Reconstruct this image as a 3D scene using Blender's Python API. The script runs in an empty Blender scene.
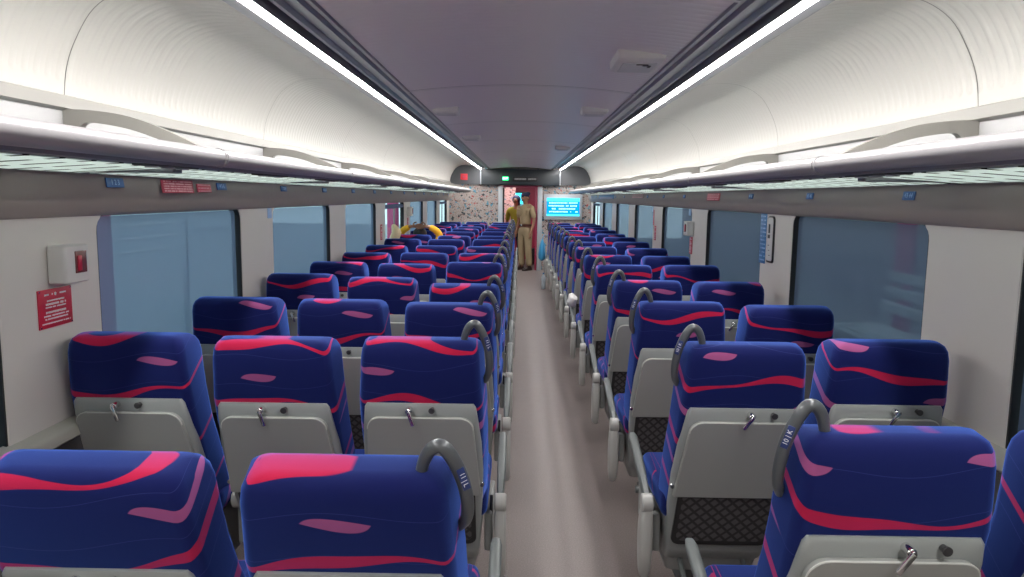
import bpy, bmesh, math, random
from mathutils import Vector, Matrix
PI = math.pi
R = math.radians
sc = bpy.context.scene
col = sc.collection
random.seed(7)

# ------------------------------------------------------------------ materials
def mat(name, color, rough=0.5, metal=0.0, spec=0.5, sheen=0.0, sheen_tint=None, coat=0.0):
    m = bpy.data.materials.new(name); m.use_nodes = True
    b = m.node_tree.nodes['Principled BSDF']
    b.inputs['Base Color'].default_value = (*color, 1)
    b.inputs['Roughness'].default_value = rough
    b.inputs['Metallic'].default_value = metal
    b.inputs['Specular IOR Level'].default_value = spec
    if sheen:
        b.inputs['Sheen Weight'].default_value = sheen
        b.inputs['Sheen Roughness'].default_value = 0.35
        if sheen_tint: b.inputs['Sheen Tint'].default_value = (*sheen_tint, 1)
    if coat: b.inputs['Coat Weight'].default_value = coat
    # a faint procedural grain so that no surface is perfectly uniform
    nt = m.node_tree
    tc = nt.nodes.new('ShaderNodeTexCoord'); n = nt.nodes.new('ShaderNodeTexNoise')
    n.inputs['Scale'].default_value = 14; n.inputs['Detail'].default_value = 4
    nt.links.new(tc.outputs['Object'], n.inputs['Vector'])
    mr = nt.nodes.new('ShaderNodeMapRange')
    mr.inputs['To Min'].default_value = max(0.02, rough - 0.05); mr.inputs['To Max'].default_value = min(1, rough + 0.05)
    nt.links.new(n.outputs['Fac'], mr.inputs['Value']); nt.links.new(mr.outputs['Result'], b.inputs['Roughness'])
    return m

def emis(name, color, s):
    m = bpy.data.materials.new(name); m.use_nodes = True
    nt = m.node_tree; nt.nodes.clear()
    e = nt.nodes.new('ShaderNodeEmission'); o = nt.nodes.new('ShaderNodeOutputMaterial')
    e.inputs['Color'].default_value = (*color, 1); e.inputs['Strength'].default_value = s
    nt.links.new(e.outputs[0], o.inputs[0]); return m

class N:
    """tiny maths-node writer"""
    def __init__(s, nt): s.nt = nt
    def m(s, op, a, b=0.0, c=None):
        n = s.nt.nodes.new('ShaderNodeMath'); n.operation = op
        for i, v in enumerate((a, b, c)):
            if v is None: continue
            if isinstance(v, (int, float)): n.inputs[i].default_value = v
            else: s.nt.links.new(v, n.inputs[i])
        return n.outputs[0]
    def xyz(s, kind='Object'):
        t = s.nt.nodes.new('ShaderNodeTexCoord'); p = s.nt.nodes.new('ShaderNodeSeparateXYZ')
        s.nt.links.new(t.outputs[kind], p.inputs[0]); return p.outputs[0], p.outputs[1], p.outputs[2]
    def mix(s, f, a, b):
        n = s.nt.nodes.new('ShaderNodeMix'); n.data_type = 'RGBA'
        for i, v in ((0, f), (6, a), (7, b)):
            if isinstance(v, (int, float)): n.inputs[i].default_value = v
            elif isinstance(v, tuple): n.inputs[i].default_value = (*v, 1)
            else: s.nt.links.new(v, n.inputs[i])
        return n.outputs[2]
    def noise(s, scale, detail=2, vec=None, w=None):
        n = s.nt.nodes.new('ShaderNodeTexNoise'); n.inputs['Scale'].default_value = scale; n.inputs['Detail'].default_value = detail
        if vec is None:
            t = s.nt.nodes.new('ShaderNodeTexCoord'); vec = t.outputs['Object']
        s.nt.links.new(vec, n.inputs['Vector']); return n.outputs['Fac']
    def comb(s, x, y, z):
        n = s.nt.nodes.new('ShaderNodeCombineXYZ')
        for i, v in enumerate((x, y, z)):
            if isinstance(v, (int, float)): n.inputs[i].default_value = v
            else: s.nt.links.new(v, n.inputs[i])
        return n.outputs[0]

M = {}
# --- seat velvet: navy with drifting red bands, pink lens shapes, hair lines
def velvet():
    m = mat('seat_velvet', (0.004, 0.007, 0.10), 0.85, spec=0.2)
    nt = m.node_tree; b = nt.nodes['Principled BSDF']; g = N(nt)
    x, y, z = g.xyz()
    oi = nt.nodes.new('ShaderNodeObjectInfo'); rnd = oi.outputs['Random']
    r2 = g.m('FRACT', g.m('MULTIPLY', rnd, 17.31)); r3 = g.m('FRACT', g.m('MULTIPLY', rnd, 91.7))
    xs = g.m('ADD', x, g.m('MULTIPLY', rnd, 9.0))
    # height along the cloth: the side gusset turns the pattern steeply upwards
    yb = g.m('ADD', g.m('MULTIPLY', g.m('SUBTRACT', 1.10, z), 0.14), g.m('MULTIPLY', g.m('MAXIMUM', g.m('SUBTRACT', 0.905, z), 0), 0.29))
    side = g.m('MINIMUM', g.m('MAXIMUM', g.m('DIVIDE', g.m('SUBTRACT', g.m('ABSOLUTE', x), 0.172), 0.022), 0), 1)
    v = g.m('SUBTRACT', g.m('MULTIPLY', z, 0.76), g.m('MULTIPLY', g.m('MULTIPLY', g.m('SUBTRACT', y, yb), side), 0.58))
    def wave(px, k1, a1, k2, a2, ph):
        s1 = g.m('MULTIPLY', g.m('SINE', g.m('ADD', g.m('MULTIPLY', px, k1), ph)), a1)
        s2 = g.m('MULTIPLY', g.m('SINE', g.m('ADD', g.m('MULTIPLY', px, k2), ph)), a2)
        return g.m('ADD', s1, s2)
    def band(period, off, w, wmod, wv, rr):
        q = g.m('ADD', g.m('SUBTRACT', v, wv), g.m('ADD', g.m('MULTIPLY', rr, period), off))
        f = g.m('SUBTRACT', g.m('MULTIPLY', g.m('FRACT', g.m('DIVIDE', q, period)), period), period / 2)
        d = g.m('ABSOLUTE', f)
        return g.m('MULTIPLY', g.m('SUBTRACT', g.m('ADD', wmod, w), d), 1100)
    clampn = lambda s: g.m('MINIMUM', g.m('MAXIMUM', s, 0), 1)
    w1 = wave(xs, 10, 0.0165, 23, 0.005, 0.4)
    red = clampn(band(0.150, 0.02, 0.0078, g.m('MULTIPLY', g.m('SINE', g.m('MULTIPLY', xs, 14.0)), 0.0042), w1, r2))
    # lenses: pointed pink slivers
    lx = g.m('MULTIPLY', g.m('SINE', g.m('ADD', g.m('MULTIPLY', xs, 15.0), g.m('MULTIPLY', v, 34.0))), 0.0265)
    w2 = wave(xs, 8, 0.008, 19, 0.003, 2.0)
    lens = clampn(band(0.150, 0.085, -0.0145, lx, w2, r2))
    hair = clampn(g.m('MULTIPLY', band(0.076, 0.03, 0.0008, g.m('MULTIPLY', xs, 0.0), wave(xs, 15, 0.010, 7, 0.006, 1.3), r3), 1))
    c = g.mix(g.m('MULTIPLY', hair, 0.65), (0.0030, 0.0058, 0.074), (0.05, 0.06, 0.22))
    c = g.mix(lens, c, (0.30, 0.07, 0.19))
    c = g.mix(red, c, (0.42, 0.006, 0.040))
    nt.links.new(c, b.inputs['Base Color'])
    b.inputs['Sheen Weight'].default_value = 0.8
    b.inputs['Sheen Roughness'].default_value = 0.45
    b.inputs['Sheen Tint'].default_value = (0.11, 0.27, 1.0, 1)
    n = g.noise(420, 2)
    bp = nt.nodes.new('ShaderNodeBump'); bp.inputs['Strength'].default_value = 0.15; bp.inputs['Distance'].default_value = 0.001
    nt.links.new(n, bp.inputs['Height']); nt.links.new(bp.outputs[0], b.inputs['Normal'])
    return m
M['velvet'] = velvet()
M['shell'] = mat('moulded_grey_plastic', (0.29, 0.31, 0.305), 0.42)
M['tray'] = mat('tray_grey_plastic', (0.335, 0.345, 0.33), 0.38)
M['tray_edge'] = mat('tray_edge_highlight', (0.55, 0.56, 0.53), 0.35)
M['base'] = mat('seat_base_plastic', (0.26, 0.27, 0.265), 0.5)
M['arm'] = mat('armrest_grey', (0.12, 0.135, 0.135), 0.45)
M['pod'] = mat('armrest_end_grey', (0.40, 0.40, 0.385), 0.38)
M['chrome'] = mat('chrome', (0.75, 0.75, 0.76), 0.16, 1.0)
M['dark_knob'] = mat('dark_knob', (0.07, 0.07, 0.075), 0.35, 0.5)
M['handle'] = mat('handle_grey', (0.105, 0.115, 0.125), 0.3, 0.25)
M['black'] = mat('black_rubber', (0.018, 0.018, 0.02), 0.55)
M['darkgrey'] = mat('dark_grey', (0.05, 0.052, 0.056), 0.5)
M['plate'] = mat('number_plate_blue', (0.02, 0.04, 0.16), 0.4)
M['white_print'] = mat('white_print', (0.8, 0.82, 0.85), 0.5)
M['rail'] = mat('satin_aluminium', (0.34, 0.33, 0.345), 0.33, 0.25)
M['channel'] = mat('grey_aluminium_channel', (0.30, 0.31, 0.35), 0.35, 0.7)
M['rackgrey'] = mat('rack_underside_grey', (0.20, 0.20, 0.22), 0.4, 0.3)
M['bracket'] = mat('bracket_paint', (0.31, 0.30, 0.275), 0.35)
M['trim'] = mat('beige_grey_trim', (0.29, 0.28, 0.255), 0.4)
M['fascia'] = mat('fascia_grey_beige', (0.36, 0.315, 0.29), 0.5)
M['wallwhite'] = mat('off_white_panel', (0.74, 0.705, 0.67), 0.45)
M['rackback'] = mat('pale_grey_panel', (0.60, 0.60, 0.61), 0.5)
M['ledge'] = mat('sill_ledge', (0.50, 0.49, 0.44), 0.45)
M['heater'] = mat('lower_wall_dark', (0.16, 0.155, 0.15), 0.6)
M['white'] = mat('white_plastic', (0.72, 0.71, 0.70), 0.4)
M['red'] = mat('red_label', (0.52, 0.012, 0.05), 0.4)
M['pinkred'] = mat('red_sticker', (0.55, 0.06, 0.11), 0.45)
M['blue'] = mat('blue_label', (0.03, 0.12, 0.36), 0.4)
M['bluelab'] = mat('bright_blue_sticker', (0.05, 0.19, 0.45), 0.45)
M['lightblue'] = mat('pale_blue_sticker', (0.35, 0.55, 0.85), 0.45)
M['header'] = mat('header_dark_grey', (0.026, 0.034, 0.042), 0.45)
M['header2'] = mat('arch_panel_grey', (0.085, 0.09, 0.10), 0.45)
M['jamb'] = mat('door_frame_pale', (0.50, 0.54, 0.58), 0.35, 0.2)
M['magenta'] = mat('magenta_door_surround', (0.45, 0.05, 0.12), 0.4)
M['lamp'] = emis('lamp_diffuser', (1.0, 0.965, 0.93), 37.0)
M['exit'] = emis('exit_green', (0.02, 0.75, 0.22), 2.2)
M['exit_white'] = emis('exit_white', (0.8, 1, 0.85), 3.0)
M['screen'] = emis('screen_blue', (0.0, 0.22, 0.62), 1.3)
M['screen_light'] = emis('screen_cyan', (0.05, 0.62, 0.85), 1.6)
M['screen_text'] = emis('screen_text', (0.35, 0.75, 1.0), 1.4)
M['led'] = emis('led_text', (0.3, 0.3, 0.3), 0.35)
M['vest_lamp'] = emis('vestibule_lamp', (1, 0.95, 0.92), 14.0)
M['khaki'] = mat('khaki_cloth', (0.36, 0.27, 0.16), 0.85)
M['khaki2'] = mat('khaki_trouser', (0.31, 0.235, 0.14), 0.85)
M['skin'] = mat('brown_skin', (0.31, 0.155, 0.095), 0.5)
M['hair'] = mat('black_hair', (0.012, 0.010, 0.010), 0.6)
M['belt'] = mat('brown_leather', (0.07, 0.02, 0.012), 0.4)
M['shoe'] = mat('dark_shoe', (0.03, 0.018, 0.015), 0.35)
M['cap'] = mat('navy_beret', (0.015, 0.022, 0.07), 0.8)
M['orange'] = mat('marigold_cloth', (0.85, 0.42, 0.02), 0.8)
M['olive'] = mat('yellow_green_cloth', (0.32, 0.33, 0.03), 0.8)
M['navy'] = mat('navy_cloth', (0.012, 0.018, 0.06), 0.8)
M['paleblue'] = mat('pale_blue_cloth', (0.45, 0.66, 0.82), 0.8)
M['cream'] = mat('cream_cloth', (0.85, 0.68, 0.42), 0.8)
M['bag'] = mat('blue_bag_plastic', (0.06, 0.33, 0.60), 0.35)
M['pinkwall'] = mat('pink_vestibule_wall', (0.55, 0.33, 0.33), 0.5)
M['brownbox'] = mat('dark_luggage', (0.03, 0.025, 0.03), 0.5)
M['platform'] = mat('platform_concrete', (0.38, 0.41, 0.43), 0.8)
M['outwall'] = mat('added_wall_grey', (0.34, 0.36, 0.39), 0.8)
M['pink'] = mat('station_pink_pillar', (0.62, 0.08, 0.22), 0.5)
M['steel'] = mat('bench_steel', (0.6, 0.62, 0.64), 0.3, 0.6)
M['bright_white'] = mat('streak_white', (0.95, 0.95, 0.95), 0.3)
M['outpale'] = mat('station_pale_wall', (0.62, 0.66, 0.70), 0.8)
M['outwhite'] = mat('station_white', (0.72, 0.74, 0.74), 0.7)

def pocket_net():
    m = mat('pocket_net', (0.03, 0.03, 0.033), 0.7); nt = m.node_tree; b = nt.nodes['Principled BSDF']; g = N(nt)
    x, y, z = g.xyz()
    a = g.m('ABSOLUTE', g.m('SINE', g.m('MULTIPLY', g.m('ADD', x, z), 72)))
    c = g.m('ABSOLUTE', g.m('SINE', g.m('MULTIPLY', g.m('SUBTRACT', x, z), 72)))
    t = g.m('MULTIPLY', g.m('SUBTRACT', g.m('MINIMUM', a, c), 0.35), 4)
    t = g.m('MINIMUM', g.m('MAXIMUM', t, 0), 1)
    nt.links.new(g.mix(t, (0.030, 0.028, 0.030), (0.10, 0.095, 0.10)), b.inputs['Base Color']); return m
M['net'] = pocket_net()

def rib_bump(m, axis_mask, strength=0.5, period=0.055, dist=0.004):
    nt = m.node_tree; b = nt.nodes['Principled BSDF']; g = N(nt)
    x, y, z = g.xyz()
    s = g.m('SINE', g.m('MULTIPLY', y, 2 * PI / period))
    s = g.m('MAXIMUM', s, -0.3)
    h = g.m('MULTIPLY', s, axis_mask(g, x, y, z))
    bp = nt.nodes.new('ShaderNodeBump'); bp.inputs['Strength'].default_value = strength; bp.inputs['Distance'].default_value = dist
    nt.links.new(h, bp.inputs['Height']); nt.links.new(bp.outputs[0], b.inputs['Normal'])
    return m
def step(g, v, lo, w):
    return g.m('MINIMUM', g.m('MAXIMUM', g.m('DIVIDE', g.m('SUBTRACT', v, lo), w), 0), 1)
M['cove'] = rib_bump(mat('cove_cream_panel', (0.72, 0.705, 0.66), 0.36, coat=0.1), lambda g, x, y, z: step(g, z, 1.925, 0.015), 0.55)
M['ceil'] = rib_bump(mat('ceiling_glossy_grey', (0.84, 0.80, 0.82), 0.34, 0.0),
    lambda g, x, y, z: g.m('MAXIMUM', step(g, x, 0.2, 0.02), step(g, g.m('MULTIPLY', x, -1), 0.0, 0.02)), 0.5, 0.055, 0.002)

def floor_mat():
    m = mat('vinyl_floor', (0.2, 0.17, 0.16), 0.42); nt = m.node_tree; b = nt.nodes['Principled BSDF']; g = N(nt)
    n1 = g.noise(160, 4); n2 = g.noise(2.2, 3)
    c = g.mix(g.m('MULTIPLY', g.m('SUBTRACT', n1, 0.4), 3), (0.185, 0.150, 0.142), (0.285, 0.245, 0.235))
    c = g.mix(g.m('MULTIPLY', n2, 0.45), c, (0.20, 0.17, 0.165))
    nt.links.new(c, b.inputs['Base Color']); return m
M['floor'] = floor_mat()

def wallpaper(name, base1, base2):
    m = mat(name, base1, 0.6); nt = m.node_tree; b = nt.nodes['Principled BSDF']; g = N(nt)
    x, y, z = g.xyz()
    v = g.comb(x, 0.0, z)
    def blobs(scale, thr, off, stretch=1.0, rot=0.0):
        q = g.comb(g.m('ADD', g.m('MULTIPLY', g.m('ADD', x, g.m('MULTIPLY', z, rot)), stretch), off), off, z)
        return g.m('MINIMUM', g.m('MAXIMUM', g.m('MULTIPLY', g.m('SUBTRACT', g.noise(scale, 3, q), thr), 30), 0), 1)
    c = g.mix(g.noise(60, 3, v), base1, base2)
    c = g.mix(blobs(55, 0.555, 3.0), c, (0.30, 0.18, 0.15))
    c = g.mix(blobs(13, 0.60, 9.1), c, (0.10, 0.30, 0.42))
    c = g.mix(blobs(20, 0.61, 5.3, 0.6, 1.0), c, (0.10, 0.035, 0.03))
    c = g.mix(blobs(15, 0.61, 14.3), c, (0.03, 0.05, 0.06))
    c = g.mix(blobs(13, 0.64, 21.0), c, (0.45, 0.05, 0.06))
    nt.links.new(c, b.inputs['Base Color']); return m
M['paper'] = wallpaper('patterned_end_wall', (0.36, 0.33, 0.31), (0.52, 0.46, 0.43))
M['pinkpaper'] = wallpaper('pink_patterned_wall', (0.55, 0.36, 0.36), (0.66, 0.44, 0.42))

def glass_mat(name, tint, gl):
    m = bpy.data.materials.new(name); m.use_nodes = True; nt = m.node_tree; nt.nodes.clear()
    o = nt.nodes.new('ShaderNodeOutputMaterial'); t = nt.nodes.new('ShaderNodeBsdfTransparent'); t.inputs[0].default_value = (*tint, 1)
    gs = nt.nodes.new('ShaderNodeBsdfGlossy'); gs.inputs['Roughness'].default_value = 0.05
    mx = nt.nodes.new('ShaderNodeMixShader'); mx.inputs[0].default_value = gl
    nt.links.new(t.outputs[0], mx.inputs[1]); nt.links.new(gs.outputs[0], mx.inputs[2]); nt.links.new(mx.outputs[0], o.inputs[0]); return m
M['glass'] = glass_mat('window_glass', (0.82, 0.92, 0.90), 0.08)

def blind_mat():
    m = bpy.data.materials.new('roller_blind_mesh'); m.use_nodes = True; nt = m.node_tree; nt.nodes.clear(); g = N(nt)
    o = nt.nodes.new('ShaderNodeOutputMaterial')
    x, y, z = g.xyz()
    wv = g.noise(900, 1)
    c = g.mix(wv, (0.13, 0.155, 0.225), (0.17, 0.20, 0.28))
    d = nt.nodes.new('ShaderNodeBsdfDiffuse'); nt.links.new(c, d.inputs[0])
    tl = nt.nodes.new('ShaderNodeBsdfTranslucent'); tl.inputs[0].default_value = (0.26, 0.35, 0.50, 1)
    tr = nt.nodes.new('ShaderNodeBsdfTransparent'); tr.inputs[0].default_value = (0.85, 0.88, 0.95, 1)
    gl = nt.nodes.new('ShaderNodeBsdfGlossy'); gl.inputs['Roughness'].default_value = 0.25
    a = nt.nodes.new('ShaderNodeMixShader'); a.inputs[0].default_value = 0.4
    nt.links.new(d.outputs[0], a.inputs[1]); nt.links.new(tl.outputs[0], a.inputs[2])
    b2 = nt.nodes.new('ShaderNodeMixShader'); b2.inputs[0].default_value = 0.22
    nt.links.new(a.outputs[0], b2.inputs[1]); nt.links.new(tr.outputs[0], b2.inputs[2])
    c2 = nt.nodes.new('ShaderNodeMixShader'); c2.inputs[0].default_value = 0.05
    nt.links.new(b2.outputs[0], c2.inputs[1]); nt.links.new(gl.outputs[0], c2.inputs[2])
    nt.links.new(c2.outputs[0], o.inputs[0]); return m
M['blind'] = blind_mat()

def shelf_glass():
    m = bpy.data.materials.new('frosted_shelf_glass'); m.use_nodes = True; nt = m.node_tree; nt.nodes.clear(); g = N(nt)
    o = nt.nodes.new('ShaderNodeOutputMaterial'); x, y, z = g.xyz()
    fy = g.m('ABSOLUTE', g.m('SUBTRACT', g.m('FRACT', g.m('DIVIDE', y, 0.135)), 0.5))
    fx = g.m('ABSOLUTE', g.m('SUBTRACT', g.m('FRACT', g.m('DIVIDE', x, 0.15)), 0.5))
    dash = g.m('MULTIPLY', g.m('LESS_THAN', fy, 0.09), g.m('LESS_THAN', fx, 0.38))
    cd = g.mix(dash, (0.72, 0.82, 0.79), (0.03, 0.04, 0.04))
    d = nt.nodes.new('ShaderNodeBsdfDiffuse'); nt.links.new(cd, d.inputs[0])
    t = nt.nodes.new('ShaderNodeBsdfTranslucent'); nt.links.new(g.mix(dash, (0.90, 0.99, 0.96), (0.03, 0.04, 0.04)), t.inputs[0])
    a = nt.nodes.new('ShaderNodeMixShader'); a.inputs[0].default_value = 0.8
    nt.links.new(d.outputs[0], a.inputs[1]); nt.links.new(t.outputs[0], a.inputs[2]); nt.links.new(a.outputs[0], o.inputs[0]); return m
M['shelfglass'] = shelf_glass()

# ------------------------------------------------------------------ mesh helpers
def smooth(me, ang=35):
    for p in me.polygons: p.use_smooth = True
    me.set_sharp_from_angle(angle=R(ang))

class MB:
    def __init__(s): s.bm = bmesh.new()
    def box(s, c, d, bev=0.0, rot=None, seg=2):
        r = bmesh.ops.create_cube(s.bm, size=1.0); vs = r['verts']
        bmesh.ops.scale(s.bm, vec=d, verts=vs)
        if bev:
            es = list({e for v in vs for e in v.link_edges})
            rr = bmesh.ops.bevel(s.bm, geom=es, offset=bev, segments=seg, affect='EDGES', profile=0.5)
            vs = list({v for f in rr['faces'] for v in f.verts} | {v for v in vs if v.is_valid})
            # connected set
            seen = set(vs); st = list(vs)
            while st:
                v = st.pop()
                for e in v.link_edges:
                    w = e.other_vert(v)
                    if w not in seen: seen.add(w); st.append(w)
            vs = list(seen)
        mtx = Matrix.Translation(c) @ (rot.to_4x4() if rot is not None else Matrix())
        bmesh.ops.transform(s.bm, matrix=mtx, verts=vs); return s
    def loft(s, rings, cap0=True, cap1=True, closed=True):
        vr = [[s.bm.verts.new(p) for p in r] for r in rings]
        n = len(rings[0])
        for a, b in zip(vr, vr[1:]):
            for i in range(n if closed else n - 1):
                j = (i + 1) % n
                s.bm.faces.new((a[i], a[j], b[j], b[i]))
        if cap0 and closed: s.bm.faces.new(list(reversed(vr[0])))
        if cap1 and closed: s.bm.faces.new(vr[-1])
        return s
    def tube(s, path, r, n=12, rz=None):
        path = [Vector(p) for p in path]; rings = []
        up = Vector((0, 0, 1))
        for i, p in enumerate(path):
            t = (path[min(i + 1, len(path) - 1)] - path[max(i - 1, 0)]).normalized()
            if i == 0:
                a = t.cross(up)
                if a.length < 0.05: a = t.cross(Vector((1, 0, 0)))
                a.normalize()
            else:
                a = (a - t * a.dot(t)).normalized()
            b = t.cross(a)
            rr = r[i] if isinstance(r, (list, tuple)) else r
            ry = rr * (rz if rz else 1)
            rings.append([p + a * math.cos(2 * PI * k / n) * rr + b * math.sin(2 * PI * k / n) * ry for k in range(n)])
        return s.loft(rings)
    def cyl(s, c, axis, r, h, n=20, bev=0.15):
        a = Vector(axis).normalized(); c = Vector(c); b = min(r, h) * bev
        P = [(-h / 2, r - b), (-h / 2 + b, r), (h / 2 - b, r), (h / 2, r - b)]
        u = a.cross(Vector((0, 0, 1)));
        if u.length < 0.05: u = a.cross(Vector((1, 0, 0)))
        u.normalize(); w = a.cross(u)
        return s.loft([[c + a * t + u * math.cos(2 * PI * k / n) * q + w * math.sin(2 * PI * k / n) * q for k in range(n)] for t, q in P])
    def prism(s, outline, f, n0, n1, bev=0.0):
        """outline 2-D points, f(u,v,n)->3-D; slab from n0 to n1, edge of the n0 side softened"""
        cx = sum(p[0] for p in outline) / len(outline); cy = sum(p[1] for p in outline) / len(outline)
        def shrink(k):
            out = []
            for (u, v) in outline:
                du, dv = u - cx, v - cy; L = math.hypot(du, dv) or 1
                out.append((u - du / L * k, v - dv / L * k))
            return out
        rings = []
        sg = 1 if n1 > n0 else -1
        if bev:
            rings.append([f(u, v, n0) for u, v in shrink(bev)])
            rings.append([f(u, v, n0 + sg * bev) for u, v in outline])
        else: rings.append([f(u, v, n0) for u, v in outline])
        rings.append([f(u, v, n1) for u, v in outline])
        return s.loft(rings)
    def quad(s, *p): s.bm.faces.new([s.bm.verts.new(q) for q in p]); return s
    def sphere(s, c, r, sc3=(1, 1, 1), n=16):
        rr = bmesh.ops.create_uvsphere(s.bm, u_segments=n, v_segments=max(6, n // 2 + 2), radius=r)
        bmesh.ops.transform(s.bm, matrix=Matrix.Translation(c) @ Matrix.Diagonal((*sc3, 1)), verts=rr['verts']); return s
    def build(s, name, m, parent=None, ang=35):
        bmesh.ops.recalc_face_normals(s.bm, faces=s.bm.faces[:])
        me = bpy.data.meshes.new(name); s.bm.to_mesh(me); s.bm.free()
        me.materials.append(m); smooth(me, ang)
        o = bpy.data.objects.new(name, me); col.objects.link(o)
        if parent: o.parent = parent
        return o

def rrect(hw, y0, y1, r, z, n=4, f=None):
    pts = []
    for cx, cy, a0 in ((hw - r, y0 + r, -90), (hw - r, y1 - r, 0), (-hw + r, y1 - r, 90), (-hw + r, y0 + r, 180)):
        for k in range(n + 1):
            a = R(a0 + 90 * k / n); pts.append((cx + r * math.cos(a), cy + r * math.sin(a), z))
    return pts
def round_outline(x0, x1, z0, z1, r, n=5, taper=0.0):
    """rounded rectangle; taper narrows the top; r = (bottom, top)"""
    rb, rt = r; pts = []
    for cx, cz, a0, rr in ((x1 - rb, z0 + rb, -90, rb), (x1 - rt - taper, z1 - rt, 0, rt), (x0 + rt + taper, z1 - rt, 90, rt), (x0 + rb, z0 + rb, 180, rb)):
        for k in range(n + 1):
            a = R(a0 + 90 * k / n); pts.append((cx + rr * math.cos(a), cz + rr * math.sin(a)))
    return pts

def empty(name, loc=(0, 0, 0), rz=0, parent=None):
    o = bpy.data.objects.new(name, None); col.objects.link(o); o.location = loc; o.rotation_euler = (0, 0, rz)
    o.empty_display_size = 0.1
    if parent: o.parent = parent
    return o
def tag(o, label=None, cat=None, group=None, kind=None):
    if label: o['label'] = label
    if cat: o['category'] = cat
    if group: o['group'] = group
    if kind: o['kind'] = kind
    return o
def kids(o): return [c for c in bpy.data.objects if c.parent == o]
def structure(o): o['kind'] = 'structure'; return o

def crom(pts, n=6):
    out = []; P = [pts[0]] + list(pts) + [pts[-1]]
    for i in range(1, len(P) - 2):
        p0, p1, p2, p3 = [Vector(q) for q in P[i - 1:i + 3]]
        for k in range(n):
            t = k / n
            out.append(0.5 * ((2 * p1) + (p2 - p0) * t + (2 * p0 - 5 * p1 + 4 * p2 - p3) * t * t + (-p0 + 3 * p1 - 3 * p2 + p3) * t ** 3))
    out.append(Vector(pts[-1])); return out

# ------------------------------------------------------------------ text (meshes made from font curves)
def text_mesh(s, size, name, m, parent, mtx, extrude=0.0004):
    cu = bpy.data.curves.new(name, 'FONT'); cu.body = s; cu.size = size; cu.align_x = 'CENTER'; cu.align_y = 'CENTER'; cu.extrude = extrude
    t = bpy.data.objects.new('tmp', cu); col.objects.link(t)
    bpy.context.view_layer.update()
    me = bpy.data.meshes.new_from_object(t.evaluated_get(bpy.context.evaluated_depsgraph_get()))
    bpy.data.objects.remove(t)
    me.materials.clear(); me.materials.append(m); me.transform(mtx)
    o = bpy.data.objects.new(name, me); col.objects.link(o)
    if parent: o.parent = parent
    return o
def scribble(mb, f, x0, x1, z, h, seed, dens=0.85):
    """a line of tiny unreadable characters"""
    rs = random.Random(seed); x = x0
    while x < x1:
        w = h * rs.uniform(0.35, 0.8)
        if rs.random() < dens:
            mb.prism([(x, z - h / 2 * rs.uniform(0.5, 1)), (x + w, z - h / 2 * rs.uniform(0.5, 1)), (x + w, z + h / 2), (x, z + h / 2)], f, 0.0006, 0)
        x += w + h * 0.22

# ================================================================== SHELL OF THE COACH
Y0, Y1 = -1.3, 15.95
WIN_L = [(0.74 + 1.9 * k, 2.12 + 1.9 * k) for k in range(8)]
WIN_R = [(0.86 + 1.9 * k, 2.24 + 1.9 * k) for k in range(8)]
WIN_R[-1] = (14.16, 15.45)
ZS, ZT = 0.80, 1.485      # window sill and head

mb = MB(); mb.box((0, (Y0 + 19.2) / 2, -0.02), (3.3, 19.2 - Y0, 0.04)); structure(mb.build('floor', M['floor']))

def long_profile(mb, pts, y0, y1, side, seg_len=1.9, start=None, gap=0.0):
    """sweep an open section (x,z) along the coach"""
    ys = []
    if start is None: ys = [(y0, y1)]
    else:
        y = start
        while y > y0: y -= seg_len
        while y < y1:
            a, b = max(y + gap / 2, y0), min(y + seg_len - gap / 2, y1)
            if b > a: ys.append((a, b))
            y += seg_len
    for a, b in ys:
        mb.loft([[Vector((side * p[0], yy, p[1])) for p in pts] for yy in (a, b)], closed=False)

# centre ceiling, slightly arched
arc = [(x, 2.198 - 0.042 * (abs(x) / 0.64) ** 2) for x in [(-0.64 + 1.28 * k / 16) for k in range(17)]]
mb = MB()
for a, b in [(Y0, 0.28), (0.28, 2.28), (2.28, 4.28), (4.28, 6.28), (6.28, 8.28), (8.28, 10.28), (10.28, 12.28), (12.28, 14.28), (14.28, Y1)]:
    a2, b2 = a + 0.004, b - 0.004
    mb.loft([[(x, y, z) for x, z in arc] for y in (a2, b2)], closed=False)
structure(mb.build('ceiling', M['ceil'], ang=60))
mb = MB()
for yy in [0.28 + 2.0 * k for k in range(8)]:
    mb.loft([[(x, y, z - 0.006) for x, z in arc] for y in (yy - 0.011, yy + 0.011)], closed=False)
structure(mb.build('trim_1', M['white']))
# roof skin outside, closes the coach
mb = MB()
roof = [(-1.62, 1.75), (-1.60, 2.1), (-1.35, 2.32), (-0.7, 2.42), (0, 2.45), (0.7, 2.42), (1.35, 2.32), (1.60, 2.1), (1.62, 1.75)]
mb.loft([[(x, y, z) for x, z in roof] for y in (Y0, 19.2)], closed=False)
structure(mb.build('roof', M['header2']))

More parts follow.
